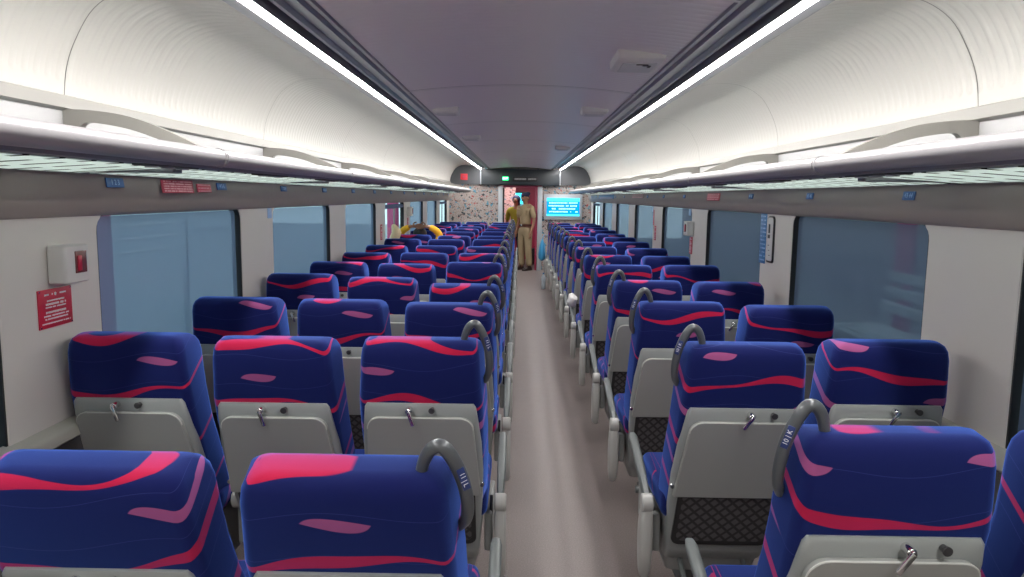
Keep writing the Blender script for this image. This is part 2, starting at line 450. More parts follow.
cove_pts = [(p[0], p[1]) for p in crom([(0.925, 2.188, 0), (1.0, 2.214, 0), (1.15, 2.235, 0), (1.28, 2.220, 0), (1.385, 2.160, 0), (1.452, 2.06, 0), (1.487, 1.97, 0), (1.50, 1.875, 0)], 5)]
for sd, nm in ((-1, 'left'), (1, 'right')):
    st = 2.47 if sd < 0 else 2.50
    mb = MB(); long_profile(mb, cove_pts, Y0, Y1, sd, 1.9, st, 0.005)
    structure(mb.build('ceiling_cove_' + nm, M['cove'], ang=60))
    mb = MB()      # shallow backing behind the panel joints
    long_profile(mb, [(x + 0.006 * (1 if x > 1.3 else 0), z + 0.006) for x, z in cove_pts], Y0, Y1, sd)
    structure(mb.build('trim_2' if sd < 0 else 'trim_3', M['trim'], ang=60))
    # beige rail under the cove, pale panel behind the rack
    mb = MB(); long_profile(mb, [(1.502, 1.885), (1.484, 1.880), (1.480, 1.840), (1.502, 1.832)], Y0, Y1, sd)
    structure(mb.build('trim_4' if sd < 0 else 'trim_5', M['trim'], ang=20))
    mb = MB(); long_profile(mb, [(1.500, 1.84), (1.505, 1.75), (1.50, 1.62)], Y0, Y1, sd)
    structure(mb.build('trim_6' if sd < 0 else 'trim_7', M['rackback']))
    # fascia over the windows
    fp = crom([(1.455, 1.645, 0), (1.450, 1.63, 0), (1.452, 1.59, 0), (1.463, 1.545, 0), (1.482, 1.510, 0), (1.505, 1.488, 0), (1.56, 1.482, 0)], 4)
    mb = MB(); long_profile(mb, [(p[0], p[1]) for p in fp], Y0, Y1, sd, 3.8, st - 0.4, 0.004)
    long_profile(mb, [(p[0] + 0.006, p[1] + 0.002) for p in fp], Y0, Y1, sd)
    structure(mb.build('trim_8' if sd < 0 else 'trim_9', M['fascia'], ang=60))
    # wall: posts between the windows + dado below
    W = WIN_L if sd < 0 else WIN_R
    mb = MB()
    xw = 1.515
    edges = [Y0] + [e for w in W for e in w] + [Y1]
    rr = 0.055
    for i in range(0, len(edges), 2):
        a, b = edges[i], edges[i + 1]
        if b - a < 0.01: continue
        ar = rr if i > 0 else 0; br = rr if i < len(edges) - 2 else 0
        out = [(a, ZS), (b, ZS)]
        out += [(b, ZT - rr)]
        if br: out += [(b + br * (1 - math.cos(t)), ZT - rr + rr * math.sin(t)) for t in (R(20), R(40), R(60), R(80), R(90))]
        else: out += [(b, ZT)]
        if ar: out += [(a - ar * (1 - math.cos(t)), ZT - rr + rr * math.sin(t)) for t in (R(90), R(80), R(60), R(40), R(20))] + [(a, ZT - rr)]
        else: out += [(a, ZT)]
        out2 = [(u, v + (0.02 if v > ZT - 0.001 else 0)) for u, v in out]
        mb.prism(out2, lambda u, v, n: Vector((sd * n, u, v)), xw, xw + 0.055, 0.004)
    structure(mb.build('wall_' + nm, M['wallwhite'], ang=30))
    mb = MB(); mb.box((sd * (xw + 0.09), (Y0 + Y1) / 2, 0.40), (0.06, Y1 - Y0, 0.80)); structure(mb.build('wall_' + nm + '_lower', M['heater']))
    mb = MB(); long_profile(mb, [(1.53, 0.815), (1.475, 0.805), (1.462, 0.79), (1.462, 0.765), (1.475, 0.755), (1.53, 0.745)], Y0, Y1, sd)
    structure(mb.build('trim_10' if sd < 0 else 'trim_11', M['ledge'], ang=50))
    # windows
    open_set = {4, 7} if sd < 0 else {7}
    for k, (a, b) in enumerate(W):
        e = empty(f'window_{k + 1 + (0 if sd < 0 else 8)}', (sd * 1.535, (a + b) / 2, ZS)); structure(e)
        h = (b - a) / 2
        def ring(mb, hw, z0, z1, r, w, n0, n1):
            o1 = round_outline(-hw, hw, z0, z1, (0.02, r)); o2 = round_outline(-hw + w, hw - w, z0 + w, z1 - w, (0.012, max(0.01, r - w)))
            ra = [[Vector((sd * n, u, v)) for u, v in o] for o, n in ((o1, n1), (o1, n0), (o2, n0), (o2, n1))]
            mb.loft(ra, False, False)
        mb = MB(); ring(mb, h + 0.004, -0.01, ZT - ZS + 0.012, 0.06, 0.012, -0.016, 0.03); mb.build('window_frame', M['black'], e)
        mb = MB(); mb.prism(round_outline(-h, h, 0, ZT - ZS, (0.02, 0.055)), lambda u, v, n: Vector((sd * n, u, v)), 0.028, 0.034); mb.build('window_glass', M['glass'], e)
        if k not in open_set:
            mb = MB()
            nn = 12
            pts = [(-h + 0.016 + (2 * h - 0.032) * i / nn) for i in range(nn + 1)]
            mb.loft([[Vector((sd * (0.006 + 0.002 * math.sin(u * 9 + z * 3)), u, z)) for u in pts] for z in (0.012, 0.2, 0.4, ZT - ZS - 0.004)], closed=False)
            mb.tube([(sd * 0.006, -h + 0.02, 0.016), (sd * 0.006, h - 0.02, 0.016)], 0.007, 8)
            mb.build('roller_blind', M['blind'], e)
        else:
            mb = MB(); mb.tube([(sd * 0.008, -h + 0.03, ZT - ZS - 0.045), (sd * 0.008, h - 0.03, ZT - ZS - 0.045)], 0.025, 12); mb.build('rolled_up_blind', M['blind'], e)
            mb = MB(); mb.box((sd * 0.012, 0.1 if k == 4 else 0, 0.33), (0.02, 0.03, 0.60), 0.004); mb.build('window_mullion', M['trim'], e)
# back bulkhead behind the camera
mb = MB(); mb.box((0, Y0 - 0.03, 1.2), (3.3, 0.05, 2.5)); structure(mb.build('wall_back', M['wallwhite']))
# dado pipes ? no: small black gap strip at the floor edges
for sd, nm in ((-1, 'left'), (1, 'right')):
    mb = MB(); mb.box((sd * 1.56, (Y0 + Y1) / 2, 0.05), (0.05, Y1 - Y0, 0.10), 0.008); structure(mb.build('baseboard_' + nm, M['darkgrey']))

# ================================================================== LAMP STRIPS
for sd in (-1, 1):
    e = empty('ceiling_light', (sd * 0.87, 0, 2.17))
    tag(e, 'long white light strip in grey channel over the ' + ('three-seat side' if sd < 0 else 'two-seat side'), 'ceiling light', 'light strips along the ceiling')
    mb = MB()
    pr = [(0.632, 2.156), (0.640, 2.150), (0.652, 2.150), (0.662, 2.178), (0.690, 2.180), (0.700, 2.166), (0.712, 2.166), (0.722, 2.184), (0.765, 2.186), (0.775, 2.168), (0.787, 2.166), (0.793, 2.186), (0.810, 2.188), (0.8115, 2.146), (0.815, 2.146), (0.816, 2.190), (0.868, 2.190), (0.871, 2.1565), (0.930, 2.163), (0.936, 2.196)]
    mb.loft([[Vector((sd * (x - 0.87), y, z - 2.17)) for x, z in pr] for y in (Y0, Y1 - 0.2)], closed=False); mb.build('channel', M['channel'], e, 20)
    mb = MB(); dp = [(0.820, 2.188), (0.819, 2.154), (0.822, 2.147), (0.857, 2.147), (0.863, 2.156), (0.864, 2.188)]
    for a, b in ((Y0, 2.9), (2.905, 6.9), (6.905, 10.9), (10.905, Y1 - 0.2)):
        mb.loft([[Vector((sd * (x - 0.87), y, z - 2.17)) for x, z in dp] for y in (a, b)], closed=False)
    mb.build('diffuser', M['lamp'], e, 60)

# ================================================================== LUGGAGE RACKS
for sd in (-1, 1):
    e = empty('luggage_rack', (sd * 1.03, 0, 1.69))
    tag(e, 'overhead luggage rack with satin rail and frosted glass shelf above the ' + ('three-seat side' if sd < 0 else 'two-seat side'), 'luggage rack', 'overhead luggage racks')
    st = 2.47 if sd < 0 else 2.50
    F = lambda x, y, z: Vector((sd * (x - 1.03), y, z - 1.69))
    ye = 15.2
    mb = MB(); mb.tube([F(1.03, Y0, 1.69), F(1.03, ye, 1.69)], 0.030, 24)
    y = st + 0.08
    while y < ye:
        mb.tube([F(1.03, y - 0.010, 1.69), F(1.03, y - 0.002, 1.69)], 0.0325, 24); mb.tube([F(1.03, y + 0.006, 1.69), F(1.03, y + 0.014, 1.69)], 0.0325, 24); y += 1.9
    mb.build('rail', M['rail'], e, 50)
    mb = MB(); pr = [(1.035, 1.665), (1.05, 1.652), (1.115, 1.654), (1.125, 1.652), (1.125, 1.658), (1.06, 1.666)]
    mb.loft([[F(x, y, z) for x, z in pr] for y in (Y0, ye)])
    mb.box(F(1.44, (Y0 + ye) / 2, 1.640), (0.02, ye - Y0, 0.022)); mb.build('shelf_frame', M['rackgrey'], e, 25)
    ys = [];
    y = st - 0.03 - 3.8
    while y < ye: ys.append(y); y += 1.9
    ys.append(ye)
    for a, b in zip(ys, ys[1:]):
        a2, b2 = max(a, Y0) + 0.03, b - 0.03
        if b2 - a2 < 0.1: continue
        mb = MB(); mb.prism([(1.12, a2), (1.435, a2), (1.435, b2), (1.12, b2)], lambda u, v, n: F(u, v, n - 0.020 * (u - 1.12) / 0.315), 1.651, 1.657); mb.build('shelf_glass', M['shelfglass'], e)
        mb = MB(); mb.box(F(1.28, a2 - 0.03, 1.643), (0.32, 0.06, 0.018), 0.004); mb.build('cross_bar', M['rackgrey'], e)
    for k in range(8):
        yb = st - 1.9 + 1.9 * k
        if yb > ye: break
        # curved bracket: a short leg on the wall, a long arm sweeping down to the rail
        top = crom([(1.50, 1.838, 0), (1.40, 1.834, 0), (1.28, 1.815, 0), (1.15, 1.768, 0), (1.035, 1.712, 0)], 5)
        bot = crom([(1.045, 1.690, 0), (1.16, 1.733, 0), (1.28, 1.774, 0), (1.40, 1.795, 0), (1.435, 1.790, 0), (1.445, 1.770, 0), (1.445, 1.72, 0)], 5)
        out = [(p[0], p[1]) for p in top] + [(p[0], p[1]) for p in bot] + [(1.50, 1.72)]
        mb = MB(); mb.prism(out, lambda u, v, n: F(u, yb + n, v), -0.014, 0.014, 0.0)
        mb.build('bracket', M['bracket'], e, 40)
    for k in range(15):
        yb = 1.35 + 0.95 * k
        if yb > ye - 0.3: break
        mb = MB(); mb.box(F(1.088, yb, 1.652), (0.050, 0.34, 0.010), 0.004)
        u = mb.build('reading_light', M['darkgrey'], e)
        for q in (-0.1, 0, 0.1):
            mb = MB(); mb.cyl(F(1.088, yb + q, 1.646), (0, 0, 1), 0.020, 0.006, 14); mb.build('lens', M['channel'], u)

# ================================================================== SEATS
def yr(z):
    # upright head part, leaning lower part, with a soft bend between
    t = min(1, max(0, (0.93 - z) / 0.10))
    return 0.14 * (1.10 - z) + 0.29 * (max(0, 0.93 - z) - 0.05 * t)
def shear(u, v, n): return Vector((u, yr(v) + n, v))
def make_seat(block, aisle):
    """block -1: three-seat side (aisle to its +x), +1: two-seat side (aisle to its -x)"""
    ax = -block
    root = empty('passenger_seat')
    # back cushion
    rings = []
    for z, hw, b, f, r in ((0.40, 0.195, 0.02, 0.13, 0.03), (0.50, 0.214, 0.01, 0.15, 0.035), (0.65, 0.219, 0.0, 0.14, 0.035), (0.80, 0.219, 0.0, 0.125, 0.035), (0.90, 0.217, 0.0, 0.125, 0.035),
                           (0.98, 0.210, 0.0, 0.135, 0.035), (1.04, 0.207, 0.002, 0.138, 0.035), (1.068, 0.203, 0.007, 0.134, 0.035), (1.086, 0.195, 0.016, 0.126, 0.035), (1.096, 0.183, 0.028, 0.114, 0.035), (1.100, 0.165, 0.045, 0.098, 0.024)):
        hb = hw - 0.014
        pts = rrect(hw, yr(z) + b, yr(z) + f, min(r, 0.026), z, 5)
        # the gusset flares: the front is wider than the back panel
        pts = [(x * (1 - 0.014 / hw * min(1, max(0, (yr(z) + f - 0.02 - y) / (f - b - 0.03)))), y, zz) for x, y, zz in pts]
        rings.append(pts)
    mb = MB(); mb.loft(rings); back = mb.build('backrest', M['velvet'], root, 50)
    # grey rear shell
    rings = []
    for z, hw, b, f, r in ((0.215, 0.180, 0.01, 0.09, 0.02), (0.24, 0.184, -0.004, 0.08, 0.02), (0.275, 0.187, -0.018, 0.08, 0.02), (0.31, 0.189, -0.012, 0.06, 0.02), (0.38, 0.192, -0.016, 0.06, 0.022), (0.50, 0.200, -0.02, 0.05, 0.022), (0.62, 0.204, -0.02, 0.04, 0.02), (0.74, 0.200, -0.018, 0.03, 0.018), (0.83, 0.190, -0.016, 0.02, 0.015), (0.875, 0.184, -0.014, 0.012, 0.012), (0.888, 0.176, -0.008, 0.01, 0.008)):
        rings.append(rrect(hw, yr(z) + b, yr(z) + f, r, z, 4))
    mb = MB(); mb.loft(rings); shell = mb.build('back_shell', M['shell'], root, 40)
    # folded tray table
    out = round_outline(-0.196, 0.196, 0.530, 0.843, (0.006, 0.042), 6, 0.020)
    mb = MB(); mb.prism(out, shear, -0.036, -0.016, 0.004); tray = mb.build('tray_table', M['tray'], root, 25)
    tp = [(u, v) for u, v in out if v > 0.60]
    mb = MB(); mb.tube([shear(u * 0.993, v - 0.001, -0.0335) for u, v in tp], 0.0022, 6); mb.build('tray_rim_highlight', M['tray_edge'], tray)  # paler rim: the edge highlight is put into its colour
    # latch and coat knob
    lx = -0.035 if block < 0 else 0.02
    mb = MB(); mb.cyl(shear(lx, 0.868, -0.028), (0, 1, 0.1), 0.011, 0.030, 16)
    mb.cyl(shear(lx, 0.868, -0.044), (0, 1, 0.1), 0.007, 0.012, 12); lt = mb.build('latch', M['chrome'], root)
    ang = R(20) if block < 0 else R(-38)
    mb = MB(); mb.box(shear(lx, 0.868, -0.048) + Vector((math.sin(ang) * 0.024, 0, -math.cos(ang) * 0.024)), (0.013, 0.008, 0.052), 0.003, Matrix.Rotation(-ang, 3, 'Y')); mb.build('latch_lever', M['chrome'], lt)
    mb = MB(); mb.cyl(shear(lx + 0.075, 0.869, -0.022), (0, 1, 0.1), 0.008, 0.018, 12); mb.cyl(shear(lx + 0.075, 0.869, -0.032), (0, 1, 0.1), 0.0105, 0.005, 12); mb.build('coat_knob', M['dark_knob'], root)
    # magazine pocket
    o1 = round_outline(-0.176, 0.176, 0.305, 0.528, (0.03, 0.008)); o2 = round_outline(-0.160, 0.160, 0.322, 0.524, (0.02, 0.004))
    mb = MB(); mb.loft([[shear(u, v, n) for u, v in o] for o, n in ((o1, -0.012), (o1, -0.026), (o2, -0.026), (o2, -0.012))], False, False); pk = mb.build('pocket', M['black'], root)
    mb = MB(); mb.prism(o2, shear, -0.0235, -0.020); mb.build('pocket_net', M['net'], pk)
    mb = MB()
    for s in (-1, 1): mb.cyl((s * 0.200, yr(0.57) - 0.015, 0.57), (0, 1, 0), 0.008, 0.012, 12)
    mb.build('hinge_pin', M['chrome'], root)
    backparts = [back, shell, tray, lt, pk] + [c for c in kids(root) if c.name.startswith(('coat_knob', 'hinge_pin'))]
    # grab handle on the aisle shoulder
    if aisle:
        path = crom([(ax * 0.138, 0.058, 1.078), (ax * 0.146, 0.050, 1.116), (ax * 0.160, 0.042, 1.145), (ax * 0.180, 0.040, 1.154), (ax * 0.200, 0.044, 1.128), (ax * 0.218, 0.054, 1.078), (ax * 0.2255, 0.066, 1.025), (ax * 0.222, 0.084, 0.980), (ax * 0.208, 0.104, 0.950)], 5)
        n = len(path); rad = [0.0108 + 0.0028 * math.sin(PI * i / (n - 1)) for i in range(n)]
        mb = MB(); mb.tube(path, rad, 14); hd = mb.build('grab_handle', M['handle'], root, 60)
        q = path[int(n * 0.60)]; q2 = path[int(n * 0.60) + 1]; t = (q2 - q).normalized()
        yv = Vector((ax * 0.45, -1, 0)).normalized(); yv = (yv - t * yv.dot(t)).normalized(); xv = -t if ax < 0 else t
        zv = yv; rot = Matrix((xv, zv.cross(xv), zv)).transposed().to_4x4()
        mx = Matrix.Translation(q + zv * 0.0118) @ rot
        mb = MB(); mb.box((0, 0, 0), (0.050, 0.015, 0.005), 0.0015); pl = mb.build('number_plate', M['plate'], hd); pl.data.transform(mx)
        text_mesh('10 | K' if block > 0 else '11 | L', 0.014, 'plate_numbers', M['white_print'], hd, mx @ Matrix.Translation((0, 0, 0.0027)))
        hd['pad'] = 1
        backparts.append(hd)
    for b_ in backparts: b_['backpart'] = 1
    # seat cushion and base
    mb = MB(); mb.box((0, 0.475, 0.455), (0.43, 0.47, 0.10), 0.032, seg=3); mb.build('seat_cushion', M['velvet'], root, 50)
    mb = MB(); rings = []
    for z, hw, b, f in ((0.15, 0.165, 0.36, 0.62), (0.22, 0.18, 0.33, 0.66), (0.33, 0.19, 0.285, 0.69), (0.405, 0.20, 0.27, 0.70)): rings.append(rrect(hw, b, f, 0.03, z))
    mb.loft(rings); mb.build('seat_base', M['base'], root, 40)
    # leg with a foot plate
    mb = MB(); mb.loft([rrect(0.05, 0.42, 0.56, 0.02, 0.010), rrect(0.045, 0.43, 0.55, 0.02, 0.12), rrect(0.07, 0.40, 0.58, 0.02, 0.20)]); mb.box((0, 0.49, 0.008), (0.16, 0.30, 0.016), 0.004)
    mb.build('leg', M['darkgrey'], root)
    # foot rest for the row behind
    mb = MB(); mb.tube([(-0.16, 0.20, 0.15), (0.16, 0.20, 0.15)], 0.018, 12)
    for s in (-1, 1): mb.tube([(s * 0.12, 0.20, 0.15), (s * 0.12, 0.30, 0.19), (s * 0.12, 0.40, 0.225)], 0.010, 8)
    mb.build('footrest', M['arm'], root)
    # arms
    def arm(x, w, pod):
        mb = MB(); rings = []
        for y, z, ww, h in ((0.285, 0.460, 0.026, 0.036), (0.34, 0.485, 0.028, 0.036), (0.42, 0.515, w, 0.032), (0.55, 0.555, w, 0.030), (0.64, 0.580, w, 0.028), (0.67, 0.586, w * 0.7, 0.016)):
            rings.append([(x + ww / 2 * cx, y, z + h / 2 * cz) for cx, cz in ((-1, -0.5), (-0.6, -1), (0.6, -1), (1, -0.5), (1, 0.5), (0.6, 1), (-0.6, 1), (-1, 0.5))])
        mb.loft(rings); a = mb.build('armrest', M['arm'], root, 50)
        mb = MB(); mb.cyl((x, 0.285, 0.450), (1, 0, 0), 0.034, w + 0.010, 24); mb.build('hinge_cap', M['pod'], a)
        if pod:
            mb = MB(); prof = [(0.262, 0.430), (0.320, 0.430), (0.345, 0.36), (0.352, 0.28), (0.335, 0.20), (0.305, 0.155), (0.285, 0.155), (0.262, 0.20), (0.248, 0.28), (0.250, 0.36)]
            f = lambda u, v, n: Vector((x + n, u, v))
            cx, cy = 0.30, 0.30
            sh = lambda k: [(cx + (u - cx) * k, cy + (v - cy) * k) for u, v in prof]
            mb.loft([[f(u, v, n) for u, v in sh(k)] for n, k in ((-0.022, 0.80), (-0.017, 0.95), (-0.006, 1.0), (0.010, 1.0), (0.019, 0.94), (0.022, 0.80))]); mb.build('armrest_support', M['pod'], root, 50)
            mb = MB(); mb.box((x + block * 0.036, 0.36, 0.40), (0.012, 0.03, 0.09), 0.004, Matrix.Rotation(R(-20), 3, 'X')); mb.build('recline_lever', M['dark_knob'], root)
            mb = MB(); mb.box((x + block * 0.045, 0.48, 0.32), (0.03, 0.34, 0.15), 0.01); mb.build('side_panel', M['base'], root)
        else:
            mb = MB(); mb.box((x, 0.33, 0.36), (0.024, 0.06, 0.18), 0.006); mb.build('armrest_support', M['base'], root)
    if aisle: arm(ax * 0.262, 0.034, True)
    arm(-ax * (0.2385 if aisle else 0.225), 0.027, False)
    return root
PROTO = {(b, a): make_seat(b, a) for b in (-1, 1) for a in (True, False)}
TREE = {k: [(c, kids(c)) for c in kids(v)] for k, v in PROTO.items()}
used = set()
HINGE = Matrix.Translation((0, 0.245, 0.42))
def place_seat(key, x, y, recl, label, group):
    p = PROTO[key]
    if key not in used:
        used.add(key); r = p; ch = [(c, ks) for c, ks in TREE[key]]
        pairs = [c for c, ks in ch]
    else:
        r = p.copy(); col.objects.link(r); pairs = []
        for c, ks in TREE[key]:
            c2 = c.copy(); col.objects.link(c2); c2.parent = r; pairs.append(c2)
            for g in ks:
                g2 = g.copy(); col.objects.link(g2); g2.parent = c2
    r.location = (x, y, 0)
    m = HINGE @ Matrix.Rotation(recl, 4, 'X') @ HINGE.inverted()
    for c in pairs:
        c.matrix_basis = m if c.get('backpart') else Matrix()
    tag(r, label, 'train seat', group)
    return r
ORD = ['first', 'second', 'third', 'fourth', 'fifth', 'sixth', 'seventh', 'eighth', 'ninth', 'tenth', 'eleventh', 'twelfth', 'thirteenth', 'fourteenth']
rc = random.Random(3)
SLOTS = [(-1, True, -0.318, 'aisle seat with grab handle'), (-1, False, -0.803, 'middle seat'), (-1, False, -1.288, 'window seat'), (1, True, 0.750, 'aisle seat with grab handle'), (1, False, 1.228, 'window seat')]
# small recline differences read from the photograph (degrees, + is tipped back)
REC = {(0, 0): 8.0, (0, 1): 8.0, (0, 3): -2.5, (0, 4): -2.5, (1, 0): -1, (1, 1): 0, (1, 2): -1.5, (1, 3): 0.2, (1, 4): -3, (2, 0): 3.2, (2, 2): 0.6, (2, 3): -0.5, (3, 0): 8, (3, 2): -2.5, (3, 3): 1.5}
for k in range(14):
    for i, (blk, ai, x, kindname) in enumerate(SLOTS):
        if k == 0 and i == 2: continue
        a = REC.get((k, i), rc.uniform(-2, 3))
        sidew = 'three-seat side' if blk < 0 else 'two-seat side'
        where = f'{ORD[k]} row from the camera' if k else 'row nearest the camera'
        # the first seat made of each kind must be the prototype itself
        place_seat((blk, ai), x + (0.02 if k == 0 and i > 2 else 0) + rc.uniform(-0.004, 0.004), (1.38 if blk < 0 else 1.40) - (0.02 if k == 0 else 0) + 0.95 * k, R(a), f'navy velvet {kindname}, {sidew}, {where}', f'{kindname.split(" ")[0]} seats on the {sidew}')
for o in bpy.data.objects:
    for key in ('backpart', 'pad'):
        if key in o: del o[key]

# ================================================================== END WALL, HEADER, DOORWAY
YE = Y1
DX0, DX1, DZ = -0.36, 0.365, 1.775
mb = MB()
mb.box(((-1.6 + DX0 - 0.1) / 2, YE + 0.05, 1.2), (DX0 - 0.1 + 1.6, 0.08, 2.4))
mb.box(((1.6 + DX1 + 0.1) / 2, YE + 0.05, 1.2), (1.6 - DX1 - 0.1, 0.08, 2.4))
mb.box((0, YE + 0.05, (DZ + 0.05 + 2.4) / 2), (DX1 - DX0 + 0.2, 0.08, 2.4 - DZ - 0.05))
structure(mb.build('wall_end', M['paper']))
e = structure(empty('door_1', (0, YE, 0)))
mb = MB(); mb.box((DX0 - 0.06, 0.03, 0.9), (0.10, 0.14, 1.80), 0.012); mb.box((DX1 + 0.06, 0.03, 0.9), (0.10, 0.14, 1.80), 0.012); mb.build('door_jamb', M['jamb'], e)
mb = MB(); mb.box((DX0 + 0.005, 0.04, 0.885), (0.035, 0.12, 1.77), 0.004); mb.build('door_seal', M['black'], e)
mb = MB(); mb.box((0, 0.05, 1.80), (0.73, 0.10, 0.05), 0.004); mb.box((DX1 - 0.015, 0.07, 0.885), (0.04, 0.10, 1.77), 0.004); mb.build('door_surround', M['magenta'], e)
# side arch panels (dark) following the cove
for sd in (-1, 1):
    pts = [(x, z) for x, z in cove_pts if x > 0.84]
    out = [(0.84, 2.17)] + [(x, z - 0.004) for x, z in pts] + [(1.495, 1.825), (0.84, 1.825)]
    mb = MB(); mb.prism(out, lambda u, v, n: Vector((sd * u, n, v)), YE - 0.03, YE + 0.02)
    structure(mb.build('trim_12' if sd < 0 else 'trim_13', M['header2'], ang=30))
    mb = MB(); mb.box((sd * 0.845, YE - 0.06, 1.985), (0.022, 0.06, 0.33), 0.004); structure(mb.build('trim_14' if sd < 0 else 'trim_15', M['jamb']))
# bowed central header box
h = empty('header_cabinet', (0, YE - 0.03, 1.99)); tag(h, 'dark grey curved header cabinet over the end doorway', 'cabinet')
out = [(-0.83, 0.02)] + [(-0.83 + 1.66 * k / 12, -0.05 - 0.10 * math.sin(PI * k / 12)) for k in range(13)] + [(0.83, 0.02)]
mb = MB()
mb.loft([[(u, v * sc_, z) for u, v in out] for z, sc_ in ((-0.175, 0.75), (-0.16, 0.95), (-0.10, 1.0), (0.10, 0.98), (0.165, 0.85))]); mb.build('header_body', M['header'], h, 30)
mb = MB(); mb.box((0.10, -0.152, -0.045), (0.52, 0.012, 0.10), 0.003); dsp = mb.build('message_display', M['black'], h)
mb = MB(); scribble(mb, lambda u, v, n: Vector((u, -0.159 - n, v)), -0.12, 0.33, -0.045, 0.040, 4); mb.build('display_text', M['led'], dsp)
x_ = empty('exit_sign', (-0.315, YE - 0.183, 1.955)); tag(x_, 'small lit green exit sign on the dark header', 'exit sign')
mb = MB(); mb.box((0, 0, 0), (0.13, 0.04, 0.075), 0.004); mb.build('sign_box', M['exit'], x_)
text_mesh('EXIT', 0.052, 'sign_letters', M['exit_white'], x_, Matrix.Translation((0, -0.0207, 0)) @ Matrix.Rotation(R(90), 4, 'X'))
s_ = empty('emergency_label', (-1.20, YE - 0.032, 1.985)); tag(s_, 'square red label on the grey arch panel over the three-seat side', 'sign')
mb = MB(); mb.box((0, 0, 0), (0.15, 0.006, 0.13), 0.001); mb.build('label_plate', mat('bright_red', (0.75, 0.03, 0.05), 0.4), s_)
mb = MB(); mb.box((0, -0.004, -0.01), (0.055, 0.003, 0.04)); mb.box((-0.012, -0.004, 0.022), (0.028, 0.003, 0.03)); mb.build('label_mark', M['pinkred'], s_)
# information screen
t_ = empty('information_screen', (0.92, YE - 0.03, 1.37)); tag(t_, 'bright blue lit information screen on the patterned end wall', 'screen')
mb = MB(); mb.box((0, 0, 0), (0.82, 0.05, 0.54), 0.01); mb.build('screen_housing', M['jamb'], t_)
mb = MB(); mb.box((0, -0.027, 0), (0.70, 0.006, 0.38)); mb.build('screen_panel', M['screen'], t_)
mb = MB(); mb.box((0, -0.031, 0.155), (0.70, 0.004, 0.07)); mb.box((0, -0.031, -0.17), (0.70, 0.004, 0.04)); mb.build('screen_banner', M['screen_light'], t_)
mb = MB()
for q, (a, b) in enumerate(((-0.30, 0.30), (-0.31, 0.31), (-0.24, 0.26), (-0.33, 0.33))):
    scribble(mb, lambda u, v, n: Vector((u, -0.031 - n, v)), a, b, 0.085 - 0.062 * q, 0.034, 20 + q, 0.88)
mb.build('screen_text', M['screen_text'], t_)

# vestibule beyond the doorway
VY = 18.9
mb = MB(); mb.box((0, VY, 1.15), (3.2, 0.06, 2.3)); structure(mb.build('wall_vestibule', M['magenta']))
mb = MB(); mb.box((-0.43, (YE + VY) / 2 + 0.1, 1.0), (0.05, VY - YE - 0.2, 2.0)); structure(mb.build('wall_vestibule_left', M['pinkpaper']))
mb = MB(); mb.box((0.60, (YE + VY) / 2 + 0.1, 1.0), (0.05, VY - YE - 0.2, 2.0)); structure(mb.build('wall_vestibule_right', M['magenta']))
mb = MB(); mb.box((0, (YE + VY) / 2 + 0.1, 2.02), (2.0, VY - YE - 0.2, 0.04)); structure(mb.build('ceiling_vestibule', M['pinkwall']))
mb = MB(); mb.box((-0.08, 17.2, 1.985), (0.34, 0.6, 0.025), 0.005); tag(mb.build('vestibule_light', M['vest_lamp']), 'white lamp in the pink vestibule ceiling beyond the doorway', 'ceiling light')
e = empty('vestibule_window', (-0.02, VY - 0.05, 1.50)); tag(e, 'bright cyan lit window pane at the vestibule end behind the officer', 'window')
mb = MB(); mb.box((0, 0, 0), (0.34, 0.03, 0.40), 0.01); mb.build('pane_frame', M['darkgrey'], e)
mb = MB(); mb.box((0, -0.018, 0), (0.28, 0.006, 0.34)); mb.build('pane', M['screen_light'], e)
mb = MB(); mb.box((-0.28, 17.9, 1.0), (0.34, 0.05, 2.0)); structure(mb.build('partition_vestibule', M['pinkpaper']))
e = empty('suitcase', (0.42, 17.35, 0)); tag(e, 'dark suitcase on the vestibule floor behind the officer', 'suitcase')
mb = MB(); mb.box((0, 0, 0.20), (0.28, 0.22, 0.36), 0.03); mb.build('case_body', M['brownbox'], e)
mb = MB()
for s in (-1, 1): mb.cyl((s * 0.1, 0, 0.02), (1, 0, 0), 0.02, 0.03, 12)
mb.build('wheels', M['black'], e)
mb = MB(); mb.tube([(-0.08, 0, 0.37), (-0.08, 0, 0.42), (0.08, 0, 0.42), (0.08, 0, 0.37)], 0.008, 8); mb.build('carry_handle', M['black'], e)

